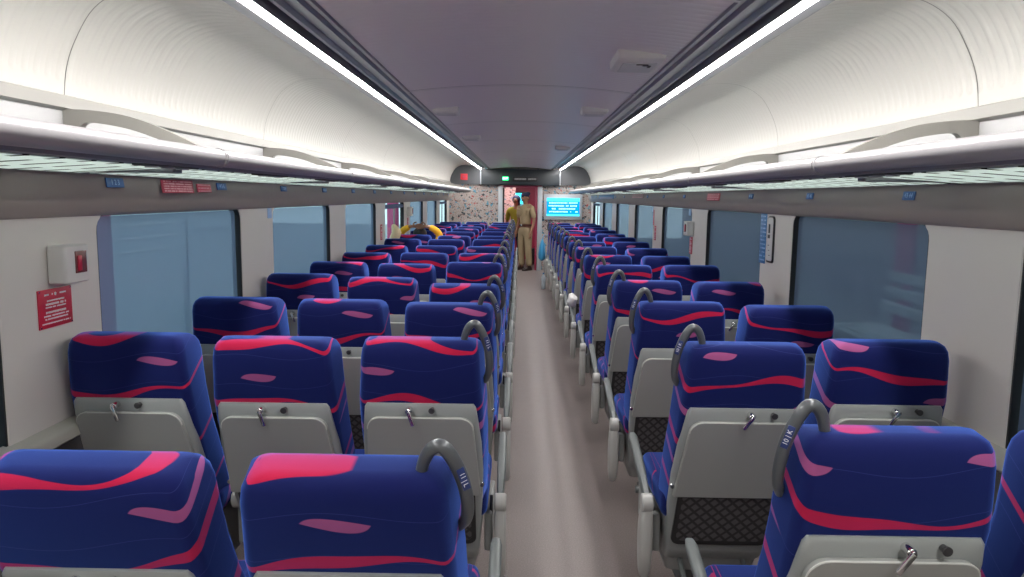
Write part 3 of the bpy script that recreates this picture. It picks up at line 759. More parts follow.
# ================================================================== CEILING UNITS
for (x, y, lab) in ((0.50, 3.32, 'white ceiling sensor box with small black mark, the one nearest the camera'), (0.50, 5.2, 'pale ceiling sensor box just past the first cross joint, two-seat side'),
                    (0.50, 9.0, 'pale ceiling sensor box far down the coach, two-seat side'), (-0.52, 5.25, 'pale ceiling sensor box just past the first cross joint, three-seat side'), (-0.50, 7.6, 'pale ceiling sensor box midway down the coach, three-seat side')):
    z = 2.198 - 0.042 * (abs(x) / 0.64) ** 2
    e = empty('ceiling_sensor_box', (x, y, z)); tag(e, lab, 'ceiling box', 'sensor boxes on the centre ceiling')
    s = 0.82 if y < 4 else 0.72
    mb = MB(); mb.loft([[(px * s, py * s * (1.45 if y < 4 else 1.0), pz) for px, py, pz in rrect(hw, -hy, hy, 0.015, zz)] for zz, hw, hy in ((0.01, 0.125, 0.135), (-0.025, 0.122, 0.132), (-0.036, 0.108, 0.118))]); mb.build('box_body', M['white'], e, 30)
    mb = MB(); mb.loft([[(px * s, py * s * (1.45 if y < 4 else 1.0), pz) for px, py, pz in rrect(hw, -hy, hy, 0.01, zz)] for zz, hw, hy in ((-0.034, 0.090, 0.095), (-0.040, 0.088, 0.093))]); mb.build('box_cover', M['rackback'], e, 30)
    if y < 4:
        mb = MB(); mb.box((0.01, -0.090, -0.041), (0.05, 0.012, 0.003)); mb.box((0.03, -0.065, -0.041), (0.03, 0.012, 0.003)); mb.box((0.045, -0.045, -0.041), (0.012, 0.04, 0.003)); mb.build('printed_mark', M['black'], e)

# ================================================================== LABELS ON FASCIA AND WALLS
def fpt(sd, y, z):
    """a point on the fascia face"""
    x = 1.450 + 0.6 * max(0, 1.60 - z) ** 1.6
    return Vector((sd * (x - 0.002), y, z))
def fascia_plate(sd, y, z, w, h, m, name, label, group, txt=None, lines=0, seed=1):
    e = empty(name, fpt(sd, y, z)); tag(e, label, 'sign', group)
    e.rotation_euler = (0, 0, R(90) if sd < 0 else R(-90))
    # local x runs along the coach, local -y faces the aisle
    tilt = Matrix.Rotation(R(-9), 4, 'X')
    mb = MB(); mb.box((0, -0.002, 0), (w, 0.004, h), 0.0008); p = mb.build('plate', m, e); p.data.transform(tilt)
    if txt: text_mesh(txt, h * 0.8, 'plate_numbers', M['lightblue'], e, tilt @ Matrix.Translation((0, -0.0045, 0)) @ Matrix.Rotation(R(90), 4, 'X'))
    if lines:
        mb = MB()
        for q in range(lines): scribble(mb, lambda u, v, n: tilt @ Vector((u, -0.004 - n, v)), -w * 0.44, w * 0.44, h * 0.36 - h * 0.72 * q / max(1, lines - 1), h * 0.11, seed + q)
        mb.build('plate_text', mat('sticker_text', (0.85, 0.45, 0.5), 0.5), e)
    return e
for k in range(14):
    y = 2.65 + 0.95 * k
    fascia_plate(-1, y, 1.603, 0.115, 0.034, M['blue'], 'seat_number_plate', f'small blue seat number plate on fascia, three-seat side, {ORD[k]} from the camera', 'seat number plates, three-seat side', f'{3*k+1} {3*k+2} {3*k+3}')
    y = 2.79 + 0.95 * k
    if k != 3: fascia_plate(1, y, 1.592, 0.085, 0.032, M['blue'], 'seat_number_plate', f'small blue seat number plate on fascia, two-seat side, {ORD[k - (k > 3)]} from the camera', 'seat number plates, two-seat side', f'{2*k+43} {2*k+44}')
fascia_plate(-1, 3.14, 1.596, 0.29, 0.055, M['pinkred'], 'red_notice', 'wide red notice of text lines on fascia above first blinded window', 'red notices on the fascia', None, 5, 3)
fascia_plate(-1, 3.40, 1.592, 0.15, 0.038, M['pinkred'], 'red_notice', 'small red notice beside the wide red one on the fascia', 'red notices on the fascia', None, 3, 9)
fascia_plate(1, 5.60, 1.588, 0.36, 0.055, M['pinkred'], 'red_notice', 'red notice on fascia above second window of the two-seat side', 'red notices on the fascia', None, 4, 15)
fascia_plate(1, 9.2, 1.60, 0.9, 0.05, mat('faded_pink', (0.36, 0.26, 0.25), 0.5), 'faded_notice', 'long faded pinkish notice on fascia, two-seat side beyond the red one', None, None, 3, 25)
fascia_plate(1, 12.6, 1.600, 2.2, 0.085, M['bluelab'], 'blue_notice', 'long bright blue notice on the fascia near the end screen', None, None, 2, 35)

def wall_item(sd, y, z, name):
    e = empty(name, (sd * 1.515, y, z)); e.rotation_euler = (0, 0, R(90) if sd < 0 else R(-90)); return e
def alarm(sd, y, z, label, dirn=1):
    e = wall_item(sd, y, z, 'alarm_box'); tag(e, label, 'alarm box', 'white alarm boxes on the wall posts')
    mb = MB(); mb.loft([rrect(hw, -d, 0.0, 0.012, zz) for zz, hw, d in ((-0.062, 0.060, 0.060), (-0.058, 0.066, 0.066), (0.058, 0.066, 0.066), (0.062, 0.060, 0.060))]); mb.build('box_body', M['white'], e, 30)
    mb = MB(); mb.box((0.012, -0.0665, 0.006), (0.062, 0.004, 0.072), 0.001); w = mb.build('box_window', mat('smoked_red_window', (0.16, 0.05, 0.05), 0.15), e)
    mb = MB(); mb.box((0.002, -0.0695, 0.002), (0.022, 0.003, 0.05), 0.001); mb.build('red_pull', M['red'], w)
def redsign(sd, y, z, w, h, label, seed):
    e = wall_item(sd, y, z, 'warning_sign'); tag(e, label, 'sign', 'red warning signs on the wall posts')
    mb = MB(); mb.box((0, -0.002, 0), (w, 0.004, h), 0.001); mb.build('sign_plate', M['red'], e)
    mb = MB(); f = lambda u, v, n: Vector((u, -0.004 - n, v))
    for q, (zz, hh, ww) in enumerate(((0.36, 0.07, 0.22), (0.20, 0.055, 0.5), (0.11, 0.075, 0.58), (0.03, 0.05, 0.60), (-0.10, 0.075, 0.6), (-0.19, 0.055, 0.72), (-0.27, 0.055, 0.66), (-0.38, 0.05, 0.84))):
        if q == 0:
            mb.cyl(f(0, zz * h, 0.0005), (0, 1, 0), h * 0.045, 0.001, 12)
            scribble(mb, f, -w * 0.32, -w * 0.10, zz * h, h * 0.05, seed); scribble(mb, f, w * 0.10, w * 0.32, zz * h, h * 0.05, seed + 50)
        else: scribble(mb, f, -w * ww / 2, w * ww / 2, zz * h, hh * h * 0.8, seed + q, 0.93)
    mb.build('sign_text', M['white_print'], e)
    mb = MB()
    for a in (-1, 1):
        for b in (-1, 1): mb.cyl((a * w * 0.46, -0.0045, b * h * 0.46), (0, 1, 0), 0.0035, 0.002, 10)
    mb.build('screws', M['chrome'], e)
alarm(-1, 2.41, 1.335, 'white alarm box with red window on the wall post nearest the camera')
redsign(-1, 2.375, 1.195, 0.175, 0.125, 'red warning sign with white text under the nearest alarm box', 100)
alarm(1, 6.52, 1.315, 'white alarm box on the two-seat side wall post')
redsign(1, 6.55, 1.165, 0.10, 0.15, 'small red warning sign under alarm box, two-seat side', 200)
alarm(-1, 10.02, 1.36, 'white alarm box on wall post behind the passenger in marigold')
redsign(-1, 10.02, 1.215, 0.10, 0.12, 'small red warning sign on wall post behind the marigold passenger', 300)
redsign(-1, 8.10, 1.17, 0.10, 0.17, 'small red warning sign on wall post before the unblinded window', 400)
redsign(1, 8.30, 1.19, 0.09, 0.16, 'red warning sign with red strip above it, two-seat side post', 500)
# intercom panel and blue notice strip on the first right post
e = wall_item(1, 4.47, 1.335, 'intercom_panel'); tag(e, 'white upright intercom panel with black outline on the wall post', 'intercom')
mb = MB(); mb.prism(round_outline(-0.055, 0.055, -0.14, 0.14, (0.02, 0.03)), lambda u, v, n: Vector((u, n, v)), -0.010, 0.0, 0.002); mb.build('panel_rim', M['black'], e)
mb = MB(); mb.prism(round_outline(-0.045, 0.048, -0.128, 0.132, (0.015, 0.024)), lambda u, v, n: Vector((u, n, v)), -0.013, -0.008, 0.001); mb.build('panel_face', M['white'], e)
mb = MB(); mb.box((-0.005, -0.015, 0.065), (0.022, 0.005, 0.055), 0.002); mb.box((-0.008, -0.015, 0.018), (0.03, 0.004, 0.022), 0.001)
for q in range(3): mb.box((-0.01 + 0.01 * q, -0.014, -0.035 - 0.03 * q), (0.018, 0.002, 0.004))
mb.build('speaker_slots', M['darkgrey'], e)
e = wall_item(1, 4.62, 1.335, 'blue_notice_strip'); tag(e, 'tall blue notice strip of white text beside the intercom panel', 'sign')
mb = MB(); mb.box((0, -0.002, 0), (0.11, 0.004, 0.31), 0.001); mb.build('notice_plate', M['bluelab'], e)
mb = MB()
for q in range(12): scribble(mb, lambda u, v, n: Vector((u, -0.004 - n, v)), -0.046, 0.046, 0.135 - 0.0245 * q, 0.010, 60 + q, 0.75)
mb.build('notice_text', M['lightblue'], e)
for sd, y, lab in ((-1, 4.48, 'pale blue patch sticker at top of post, three-seat side'), (1, 6.64, 'pale blue patch sticker above the alarm box, two-seat side'), (1, 8.50, 'pale blue patch sticker on the third post of the two-seat side')):
    e = wall_item(sd, y, 1.455, 'corner_sticker'); tag(e, lab, 'sticker', 'pale blue post stickers')
    mb = MB(); mb.box((0, -0.001, 0), (0.07, 0.003, 0.06), 0.0006); mb.build('sticker_face', M['lightblue'], e)
e = wall_item(1, 8.42, 1.36, 'red_strip'); tag(e, 'narrow red vertical strip sticker above red sign, two-seat side', 'sticker')
mb = MB(); mb.box((0, -0.001, 0), (0.05, 0.003, 0.17), 0.0006); mb.build('sticker_face', M['pinkred'], e)

# ================================================================== PEOPLE
def skin(name, nodes, edges, m, parent, root=0, sub=2, mtx=None):
    """nodes: (x,y,z,rx,ry)"""
    me = bpy.data.meshes.new(name); me.from_pydata([n[:3] for n in nodes], edges, []); me.update()
    o = bpy.data.objects.new(name, me); col.objects.link(o)
    md = o.modifiers.new('s', 'SKIN'); md.use_smooth_shade = True
    for i, n in enumerate(nodes):
        d = me.skin_vertices[0].data[i]; d.radius = (n[3], n[4] if len(n) > 4 else n[3]); d.use_root = (i == root)
    sb = o.modifiers.new('u', 'SUBSURF'); sb.levels = sub; sb.render_levels = sub
    bpy.context.view_layer.update()
    m2 = bpy.data.meshes.new_from_object(o.evaluated_get(bpy.context.evaluated_depsgraph_get()))
    bpy.data.objects.remove(o)
    m2.name = name; m2.materials.clear(); m2.materials.append(m)
    for p in m2.polygons: p.use_smooth = True
    if mtx: m2.transform(mtx)
    o = bpy.data.objects.new(name, m2); col.objects.link(o); o.parent = parent; return o
def chain(nodes, edges, pts, start=None):
    i0 = len(nodes)
    for k, p in enumerate(pts):
        nodes.append(p)
        if k: edges.append((i0 + k - 1, i0 + k))
        elif start is not None: edges.append((start, i0))
    return i0
def hand_nodes(nodes, edges, wrist_i, w, d, side, curl=0.35, L=0.085):
    """palm plus five curved fingers; w wrist position, d pointing direction, side thumb direction"""
    d = Vector(d).normalized(); s = Vector(side); s = (s - d * s.dot(d)).normalized(); nrm = d.cross(s)
    w = Vector(w); palm = w + d * 0.045
    nodes.append((*palm, 0.026, 0.016)); pi = len(nodes) - 1; edges.append((wrist_i, pi))
    for k, (off, ln) in enumerate(((0.027, 0.072), (0.009, 0.082), (-0.009, 0.076), (-0.026, 0.060))):
        a = palm + d * 0.040 + s * off; b = a + (d + nrm * curl * 0.4).normalized() * ln * 0.5; c = b + (d + nrm * curl * 1.5).normalized() * ln * 0.5
        chain(nodes, edges, [(*a, 0.0085), (*b, 0.0075), (*c, 0.006)], pi)
    a = palm + s * 0.032 - d * 0.008; b = a + (d * 0.7 + s * 0.6).normalized() * 0.032; c = b + (d + nrm * 0.3).normalized() * 0.026
    chain(nodes, edges, [(*a, 0.010), (*b, 0.009), (*c, 0.007)], pi)

def face(e, hc, m_skin, mtx=None):
    """eyes, brows, nose, mouth and ears; hc head centre, faces -y"""
    x, y, z = hc
    def put(mb, nm, m):
        o = mb.build(nm, m, e)
        if mtx: o.data.transform(mtx)
        return o
    mb = MB()
    for s in (-1, 1): mb.sphere((x + s * 0.031, y - 0.082, z + 0.005), 0.012, (1, 0.6, 0.6), 10)
    put(mb, 'eyes', M['white'])
    mb = MB()
    for s in (-1, 1): mb.sphere((x + s * 0.031, y - 0.0885, z + 0.005), 0.006, (1, 0.5, 1), 8)
    put(mb, 'pupils', M['hair'])
    mb = MB()
    for s in (-1, 1): mb.tube([(x + s * 0.014, y - 0.092, z + 0.024), (x + s * 0.032, y - 0.092, z + 0.030), (x + s * 0.050, y - 0.080, z + 0.023)], 0.004, 6)
    mb.tube([(x - 0.024, y - 0.090, z - 0.042), (x, y - 0.096, z - 0.039), (x + 0.024, y - 0.090, z - 0.042)], 0.0065, 8)   # moustache
    put(mb, 'eyebrows_and_moustache', M['hair'])
    mb = MB(); mb.tube([(x - 0.022, y - 0.086, z - 0.056), (x, y - 0.093, z - 0.055), (x + 0.022, y - 0.086, z - 0.056)], 0.005, 8); put(mb, 'mouth', mat('lips', (0.16, 0.05, 0.04), 0.5))

# ---- uniformed officer, stands in the doorway (figure faces -y, turned afterwards)
e = empty('person', (0.12, 16.0, 0), R(-46))
tag(e, 'person in khaki uniform and dark beret standing in the end doorway', 'person')
n, g = [], []
n.append((0, 0, 0.90, 0.12, 0.09))
t0 = chain(n, g, [(0, 0.0, 1.02, 0.115, 0.08), (0, 0, 1.18, 0.12, 0.08), (0, 0.0, 1.31, 0.115, 0.07), (0, 0.0, 1.385, 0.05, 0.045), (0, -0.005, 1.43, 0.05, 0.05), (0, -0.012, 1.475, 0.052, 0.055), (0, -0.018, 1.53, 0.070, 0.086), (0, -0.016, 1.59, 0.074, 0.092), (0, -0.008, 1.635, 0.045, 0.055)], 0)
chest = t0 + 2; headc = t0 + 6
n.append((0, -0.108, 1.535, 0.013)); g.append((headc, len(n) - 1))     # nose
for s in (-1, 1):
    n.append((s * 0.082, 0.0, 1.545, 0.014)); g.append((headc, len(n) - 1))
    a = chain(n, g, [(s * 0.185, 0.0, 1.335, 0.055), (s * 0.215, 0.02, 1.20, 0.045), (s * 0.235, 0.03, 1.07, 0.036), (s * 0.235, -0.01, 0.95, 0.031), (s * 0.225, -0.05, 0.84, 0.024)], chest)
    hand_nodes(n, g, a + 4, (s * 0.225, -0.05, 0.84), (0, -0.15, -1), (0, -1, 0), 0.5)
    chain(n, g, [(s * 0.085, 0, 0.84, 0.09), (s * 0.10, -0.01, 0.66, 0.072), (s * 0.105, -0.015, 0.47, 0.055), (s * 0.11, 0.01, 0.28, 0.045), (s * 0.115, 0.03, 0.09, 0.034), (s * 0.125, -0.08, 0.035, 0.034)], 0)
skin('body', n, g, M['skin'], e)
n, g = [(0, 0, 0.955, 0.145, 0.112)], []
t0 = chain(n, g, [(0, 0, 1.08, 0.142, 0.108), (0, -0.005, 1.20, 0.158, 0.115), (0, 0, 1.325, 0.170, 0.110), (0, 0.0, 1.392, 0.10, 0.08), (0, 0, 1.425, 0.064, 0.062)], 0)
for s in (-1, 1): chain(n, g, [(s * 0.185, 0.0, 1.335, 0.072), (s * 0.215, 0.02, 1.21, 0.062), (s * 0.230, 0.028, 1.11, 0.058)], t0 + 2)
shirt = skin('shirt', n, g, M['khaki'], e)
mb = MB()
for s in (-1, 1):
    mb.box((s * 0.085, -0.128, 1.245), (0.10, 0.014, 0.11), 0.005); mb.box((s * 0.085, -0.133, 1.293), (0.105, 0.012, 0.035), 0.004)
    mb.box((s * 0.15, 0.0, 1.405), (0.11, 0.05, 0.012), 0.005, Matrix.Rotation(R(22 * s), 3, 'Y'))
mb.box((0, -0.118, 1.18), (0.022, 0.012, 0.40), 0.004); mb.build('pockets_and_placket', M['khaki'], shirt)
n, g = [(0, 0, 0.90, 0.145, 0.115)], []
chain(n, g, [(0, 0, 0.97, 0.138, 0.108)], 0)
for s in (-1, 1): chain(n, g, [(s * 0.088, 0, 0.80, 0.105), (s * 0.10, -0.01, 0.64, 0.092), (s * 0.108, -0.012, 0.45, 0.080), (s * 0.112, 0.01, 0.25, 0.073), (s * 0.116, 0.022, 0.085, 0.072)], 0)
skin('trousers', n, g, M['khaki2'], e)
mb = MB(); mb.loft([[(0.150 * math.cos(a) * k, 0.118 * math.sin(a) * k, z) for a in [2 * PI * i / 28 for i in range(28)]] for z, k in ((0.945, 0.98), (0.948, 1.03), (0.992, 1.03), (0.995, 0.98))]); blt = mb.build('belt', M['belt'], e)
mb = MB(); mb.box((0, -0.124, 0.97), (0.055, 0.01, 0.045), 0.003); mb.build('buckle', M['chrome'], blt)
for s in (-1, 1):
    mb = MB(); mb.loft([[(s * 0.122 + px * w, y + 0.0, z) for px, z in ((-0.5, 0.0), (0.5, 0.0), (0.5, h * 0.5), (0.3, h), (-0.3, h), (-0.5, h * 0.5))] for y, w, h in ((0.075, 0.055, 0.06), (0.05, 0.078, 0.10), (-0.01, 0.080, 0.105), (-0.06, 0.088, 0.075), (-0.13, 0.090, 0.06), (-0.175, 0.065, 0.045), (-0.188, 0.03, 0.03))]); mb.build('shoe', M['shoe'], e, 60)
face(e, (0, -0.016, 1.545), M['skin'])
mb = MB(); rings = []
for z, r, oy in ((1.585, 0.086, 0.0), (1.602, 0.088, 0.0), (1.612, 0.094, 0.004), (1.635, 0.100, 0.010), (1.658, 0.088, 0.012), (1.672, 0.05, 0.012)):
    rings.append([(r * math.cos(a) * 0.92 + (0.006 if z > 1.61 else 0), r * math.sin(a) * 1.12 - 0.012 + oy, z + 0.012 * math.sin(a)) for a in [2 * PI * i / 24 for i in range(24)]])
mb.loft(rings); cap = mb.build('beret', M['cap'], e, 60)
mb = MB(); mb.cyl((0.02, -0.118, 1.625), (0, 1, 0), 0.014, 0.01, 12); mb.build('cap_badge', M['pinkred'], cap)
mb = MB(); mb.sphere((0, 0.012, 1.555), 0.082, (0.98, 1.05, 0.95), 18); mb.build('hair', M['hair'], e)

# ---- second person behind him, only partly visible
e = empty('person', (-0.09, 17.15, 0), R(-15)); tag(e, 'person in yellow-green top with dark head cover behind the uniformed officer', 'person')
n, g = [(0, 0, 0.88, 0.12, 0.10)], []
t0 = chain(n, g, [(0, 0, 1.02, 0.11, 0.08), (0, 0, 1.18, 0.115, 0.08), (0, 0, 1.27, 0.11, 0.07), (0, 0, 1.35, 0.048, 0.048), (0, -0.01, 1.42, 0.052), (0, -0.018, 1.475, 0.068, 0.082), (0, -0.014, 1.53, 0.07, 0.085), (0, -0.01, 1.57, 0.04, 0.05)], 0)
n.append((0, -0.10, 1.475, 0.012)); g.append((t0 + 5, len(n) - 1))
for s in (-1, 1):
    a = chain(n, g, [(s * 0.17, 0, 1.27, 0.05), (s * 0.20, 0.02, 1.13, 0.042), (s * 0.215, 0.02, 1.0, 0.034), (s * 0.20, -0.08, 0.93, 0.029), (s * 0.15, -0.16, 0.90, 0.023)], t0 + 2)
    hand_nodes(n, g, a + 4, (s * 0.15, -0.16, 0.90), (-s * 0.7, -0.6, -0.1), (0, -0.3, 1), 0.6)
    chain(n, g, [(s * 0.085, 0, 0.80, 0.085), (s * 0.10, 0, 0.46, 0.055), (s * 0.11, 0.02, 0.09, 0.034), (s * 0.12, -0.08, 0.035, 0.032)], 0)
skin('body', n, g, M['skin'], e)
n, g = [(0, 0, 0.80, 0.15, 0.12)], []
t0 = chain(n, g, [(0, 0, 0.98, 0.14, 0.11), (0, 0, 1.18, 0.148, 0.11), (0, 0, 1.285, 0.152, 0.105), (0, 0, 1.365, 0.07, 0.065)], 0)
for s in (-1, 1): chain(n, g, [(s * 0.17, 0, 1.27, 0.066), (s * 0.20, 0.02, 1.13, 0.058), (s * 0.213, 0.02, 1.02, 0.052)], t0 + 2)
skin('long_shirt', n, g, M['olive'], e)
n, g = [(0, 0, 0.82, 0.13, 0.10)], []
for s in (-1, 1): chain(n, g, [(s * 0.09, 0, 0.70, 0.10), (s * 0.105, 0, 0.42, 0.08), (s * 0.115, 0.02, 0.08, 0.065)], 0)
skin('trousers', n, g, M['navy'], e)
face(e, (0, -0.016, 1.485), M['skin'])
mb = MB(); mb.sphere((0, 0.022, 1.515), 0.104, (0.95, 1.05, 1.0), 18); mb.tube([(0, 0.06, 1.50), (0, 0.10, 1.38), (0, 0.11, 1.26)], [0.08, 0.07, 0.04], 14); mb.build('head_scarf', M['navy'], e, 60)

# ---- seated passenger with hands clasped behind the head (only arms and crown show over the backrest)
SX, SY = -1.288, 1.38 + 0.95 * 8
e = empty('person', (SX + 0.03, SY + 0.46, 0.415), PI); tag(e, 'seated person in marigold sleeves with hands clasped on the head', 'person')
# the figure faces +y in the coach; local -y is its front
n, g = [(0, -0.05, 0.09, 0.13, 0.10)], []
t0 = chain(n, g, [(0, 0.02, 0.22, 0.13, 0.09), (0, 0.07, 0.36, 0.14, 0.09), (0, 0.09, 0.46, 0.13, 0.08), (0, 0.09, 0.53, 0.052), (0, 0.085, 0.575, 0.055), (0, 0.075, 0.63, 0.070, 0.084), (0, 0.08, 0.685, 0.072, 0.086), (0, 0.08, 0.725, 0.04, 0.05)], 0)
n.append((0, -0.018, 0.63, 0.012)); g.append((t0 + 5, len(n) - 1))
for s in (-1, 1):
    n.append((s * 0.08, 0.085, 0.64, 0.013)); g.append((t0 + 5, len(n) - 1))
    a = chain(n, g, [(s * 0.175, 0.085, 0.47, 0.052), (s * 0.225, 0.08, 0.57, 0.044), (s * 0.262, 0.09, 0.665, 0.037), (s * 0.195, 0.12, 0.735, 0.031), (s * 0.11, 0.15, 0.775, 0.023)], t0 + 2)
    hand_nodes(n, g, a + 4, (s * 0.11, 0.15, 0.775), (-s * 1, 0.10, 0.02 * s), (0, 0.2, 1), -0.4)
    chain(n, g, [(s * 0.09, -0.20, 0.075, 0.082), (s * 0.10, -0.42, 0.06, 0.062), (s * 0.10, -0.46, -0.14, 0.05), (s * 0.10, -0.46, -0.40, 0.036), (s * 0.10, -0.55, -0.455, 0.03)], 0)
skin('body', n, g, M['skin'], e)
n, g = [(0, -0.03, 0.13, 0.15, 0.12)], []
t0 = chain(n, g, [(0, 0.02, 0.24, 0.148, 0.105), (0, 0.07, 0.37, 0.152, 0.105), (0, 0.09, 0.465, 0.145, 0.095), (0, 0.09, 0.53, 0.066)], 0)
for s in (-1, 1): chain(n, g, [(s * 0.175, 0.085, 0.47, 0.066), (s * 0.225, 0.08, 0.57, 0.056), (s * 0.262, 0.09, 0.665, 0.052), (s * 0.20, 0.12, 0.732, 0.046), (s * 0.120, 0.146, 0.770, 0.036)], t0 + 2)
skin('shirt', n, g, M['orange'], e)
n, g = [(0, -0.05, 0.10, 0.14, 0.11)], []
for s in (-1, 1): chain(n, g, [(s * 0.09, -0.20, 0.08, 0.095), (s * 0.10, -0.42, 0.062, 0.078), (s * 0.10, -0.46, -0.14, 0.066), (s * 0.10, -0.46, -0.37, 0.058)], 0)
skin('trousers', n, g, M['navy'], e)
face(e, (0, 0.065, 0.64), M['skin'])
mb = MB(); mb.sphere((0, 0.095, 0.678), 0.092, (0.95, 1.05, 0.95), 18); mb.build('hair', M['hair'], e)
# shoes under the hems
for s in (-1, 1):
    mb = MB(); mb.sphere((s * 0.10, -0.53, -0.452), 0.05, (0.9, 2.0, 0.9), 12); mb.build('shoe', M['shoe'], e)

# ---- made-up bundle standing for an unclear cream and blue patch at the window
mb = MB(); mb.sphere((0, 0, 0), 0.12, (0.6, 0.9, 1.25), 16)
for v in mb.bm.verts: v.co.x += 0.02 * math.sin(v.co.z * 30); v.co.y *= 1 - 0.35 * (v.co.z / 0.15)
e = empty('stand_in_bundle', (-1.43, 8.40, 0.815)); tag(e, 'made-up cream and pale blue bundle by the unblinded window', 'bag')
o = mb.build('bag_body', M['cream'], e, 60); o.data.transform(Matrix.Translation((0, 0.1, 0.29)) @ Matrix.Diagonal((0.8, 1.1, 0.95, 1)))
mb = MB(); mb.sphere((0.0, 0, 0.10), 0.11, (0.72, 1.6, 0.95), 16); mb.build('bundle_base', M['paleblue'], e, 60)

# ---- blue carrier bag hanging on a seat arm, water bottle beneath it
yb = 1.43 + 0.95 * 12
e = empty('carrier_bag', (0.405, yb + 0.40, 0.60)); tag(e, 'light blue plastic carrier bag hanging at the aisle near the doorway', 'bag')
mb = MB(); rings = []
for z, a, b in ((0.18, 0.010, 0.02), (0.12, 0.03, 0.06), (0.04, 0.05, 0.09), (-0.08, 0.06, 0.11), (-0.16, 0.06, 0.11), (-0.20, 0.03, 0.08)):
    rings.append([(a * math.cos(t) * (1 + 0.12 * math.sin(5 * t + z * 20)), b * math.sin(t) * (1 + 0.1 * math.cos(4 * t)), z + 0.05) for t in [2 * PI * i / 24 for i in range(24)]])
mb.loft(rings); mb.build('bag_body', M['bag'], e, 60)
mb = MB(); mb.tube(crom([(0.0, -0.02, 0.20), (0.02, -0.015, 0.28), (0.05, 0, 0.31), (0.02, 0.015, 0.28), (0.0, 0.02, 0.20)], 4), 0.006, 8); mb.build('bag_handle', M['bag'], e)
e = empty('water_bottle', (0.42, yb - 0.15, 0.0)); tag(e, 'clear water bottle standing on the aisle floor under the blue bag', 'bottle')
mb = MB(); mb.loft([[(r * math.cos(t), r * math.sin(t), z) for t in [2 * PI * i / 20 for i in range(20)]] for z, r in ((0.002, 0.028), (0.01, 0.036), (0.10, 0.036), (0.12, 0.033), (0.14, 0.036), (0.20, 0.036), (0.235, 0.022), (0.255, 0.013), (0.262, 0.013))]); mb.build('bottle_body', mat('clear_plastic', (0.62, 0.72, 0.80), 0.12), e, 60)
mb = MB(); mb.cyl((0, 0, 0.272), (0, 0, 1), 0.016, 0.022, 16); mb.build('bottle_cap', M['bluelab'], e)
# white folded cloth on an armrest, two-seat side
mb = MB(); mb.sphere((0, 0, 0), 0.06, (0.75, 1.3, 0.95), 16)
for v in mb.bm.verts: v.co.z += 0.010 * math.sin(v.co.y * 50 + v.co.x * 30); v.co.x += 0.006 * math.sin(v.co.z * 90)
o = mb.build('folded_cloth', M['white']); o.location = (0.488, 1.40 + 0.95 * 5 + 0.56, 0.640); tag(o, 'small white crumpled cloth lying on an aisle armrest, two-seat side', 'cloth')

# ================================================================== OUTSIDE
mb = MB(); mb.box((-14.3, 8, -0.05), (25, 60, 0.3)); structure(mb.build('platform_ground_left', M['platform']))
mb = MB(); mb.box((4.2, 8, -0.05), (4.8, 40, 0.3)); structure(mb.build('platform_ground_right', M['platform']))
mb = MB(); mb.box((-13.5, 8, 1.9), (0.2, 60, 4.2)); structure(mb.build('wall_station_left', M['outpale']))
mb = MB(); mb.box((6.2, 8, 1.9), (0.2, 40, 4.2)); structure(mb.build('wall_added_right', M['outwall']))  # wall added so the two-seat side windows read darker
mb = MB(); mb.box((4.9, 8, 3.9), (3.0, 40, 0.15)); structure(mb.build('roof_added_right', M['outwall']))  # unseen roof added to cut the sky light on this side
for x, y, lab in ((-2.75, 4.72, 'pink station pillar outside the first blinded window, three-seat side'), (-2.6, 15.2, 'pink station pillar outside the unblinded window, three-seat side'), (3.35, 6.45, 'pink station pillar outside the first window, two-seat side')):
    e = empty('station_pillar', (x, y, 0.1)); tag(e, lab, 'pillar', 'pink station pillars')
    mb = MB(); mb.tube([(0, 0, 0), (0, 0, 3.6)], 0.12 if x < 0 else 0.08, 24); mb.build('pillar_shaft', M['pink'], e)
    mb = MB(); mb.box((0, 0, 0.1), (0.4, 0.4, 0.2), 0.02); mb.build('pillar_base', M['outwhite'], e)
e = empty('platform_bench', (2.75, 5.35, 0.1), R(0)); tag(e, 'steel slatted bench outside the first window, two-seat side', 'bench')
mb = MB()
for q in range(5): mb.box((-0.2 + 0.1 * q, 0, 0.46), (0.07, 1.5, 0.03), 0.006)
mb.build('bench_seat', M['outwhite'], e)
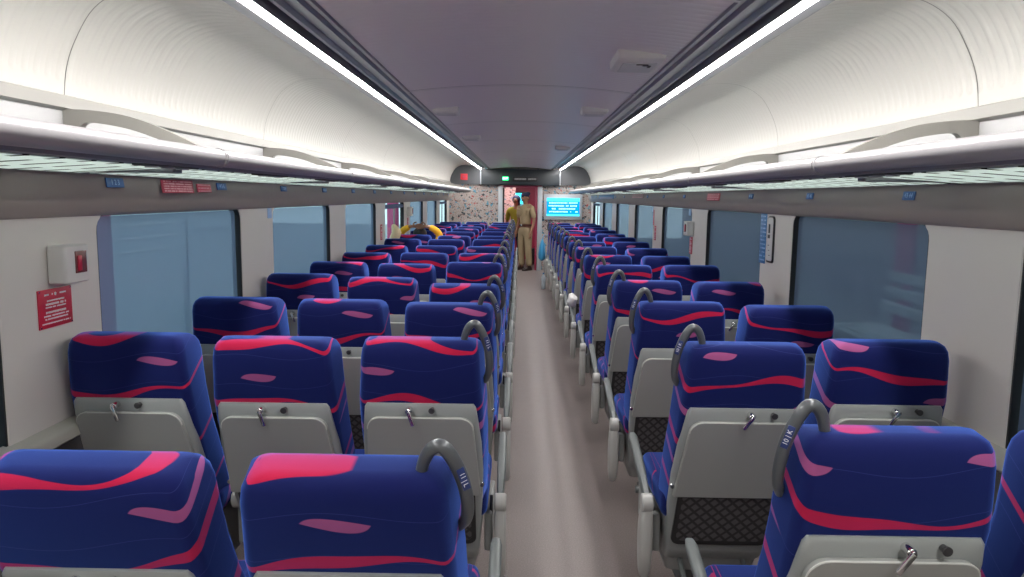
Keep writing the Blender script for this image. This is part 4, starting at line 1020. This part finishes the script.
mb = MB()
for q in range(3): mb.box((0.26 + 0.03 * q, 0, 0.62 + 0.12 * q), (0.03, 1.5, 0.08), 0.006)
mb.build('bench_back', M['outwhite'], e)
for yy in (-0.6, 0.6):
    mb = MB(); mb.tube([(-0.2, yy, 0), (-0.15, yy, 0.45)], 0.025, 8); mb.tube([(0.25, yy, 0), (0.25, yy, 0.5), (0.33, yy, 0.9)], 0.025, 8); mb.build('leg', M['steel'], e)
e = empty('window_streak_bars', (-3.5, 7.0, 0.1)); tag(e, 'three added white bars standing in for pale streaks in the first blinded window', 'streak bars')  # added bars, they stand in for white streaks in the window
mb = MB()
for z in (0.93, 1.05, 1.17): mb.tube([(0, -0.85, z), (0, 0.75, z)], 0.014, 10)
mb.build('bars', M['bright_white'], e)
for yy in (-0.8, 0.7):
    mb = MB(); mb.box((0, yy, 0.6), (0.05, 0.05, 1.2), 0.008); mb.build('post', M['steel'], e)

# ================================================================== WORLD, CAMERA, COLOUR
w = bpy.data.worlds.new('World'); sc.world = w; w.use_nodes = True
bg = w.node_tree.nodes['Background']; bg.inputs['Color'].default_value = (0.72, 0.86, 1.0, 1); bg.inputs['Strength'].default_value = 0.95
cam = bpy.data.cameras.new('camera'); co = bpy.data.objects.new('camera', cam); col.objects.link(co)
cam.sensor_width = 36; cam.lens = 740 / 1024 * 36; cam.clip_start = 0.02; cam.clip_end = 200
rot = Matrix.Rotation(R(0.54), 4, 'Z') @ Matrix.Rotation(PI / 2 - R(7.05), 4, 'X') @ Matrix.Rotation(R(0.7), 4, 'Z')
co.matrix_world = Matrix.Translation((0, 0, 1.57)) @ rot
sc.camera = co
sc.view_settings.view_transform = 'Standard'; sc.view_settings.look = 'None'; sc.view_settings.gamma = 1; sc.view_settings.use_curve_mapping = False
sc.view_settings.exposure = 0.87
sc.cycles.max_bounces = 8; sc.cycles.diffuse_bounces = 5; sc.cycles.glossy_bounces = 4; sc.cycles.transparent_max_bounces = 12
sc.cycles.sample_clamp_indirect = 2.5
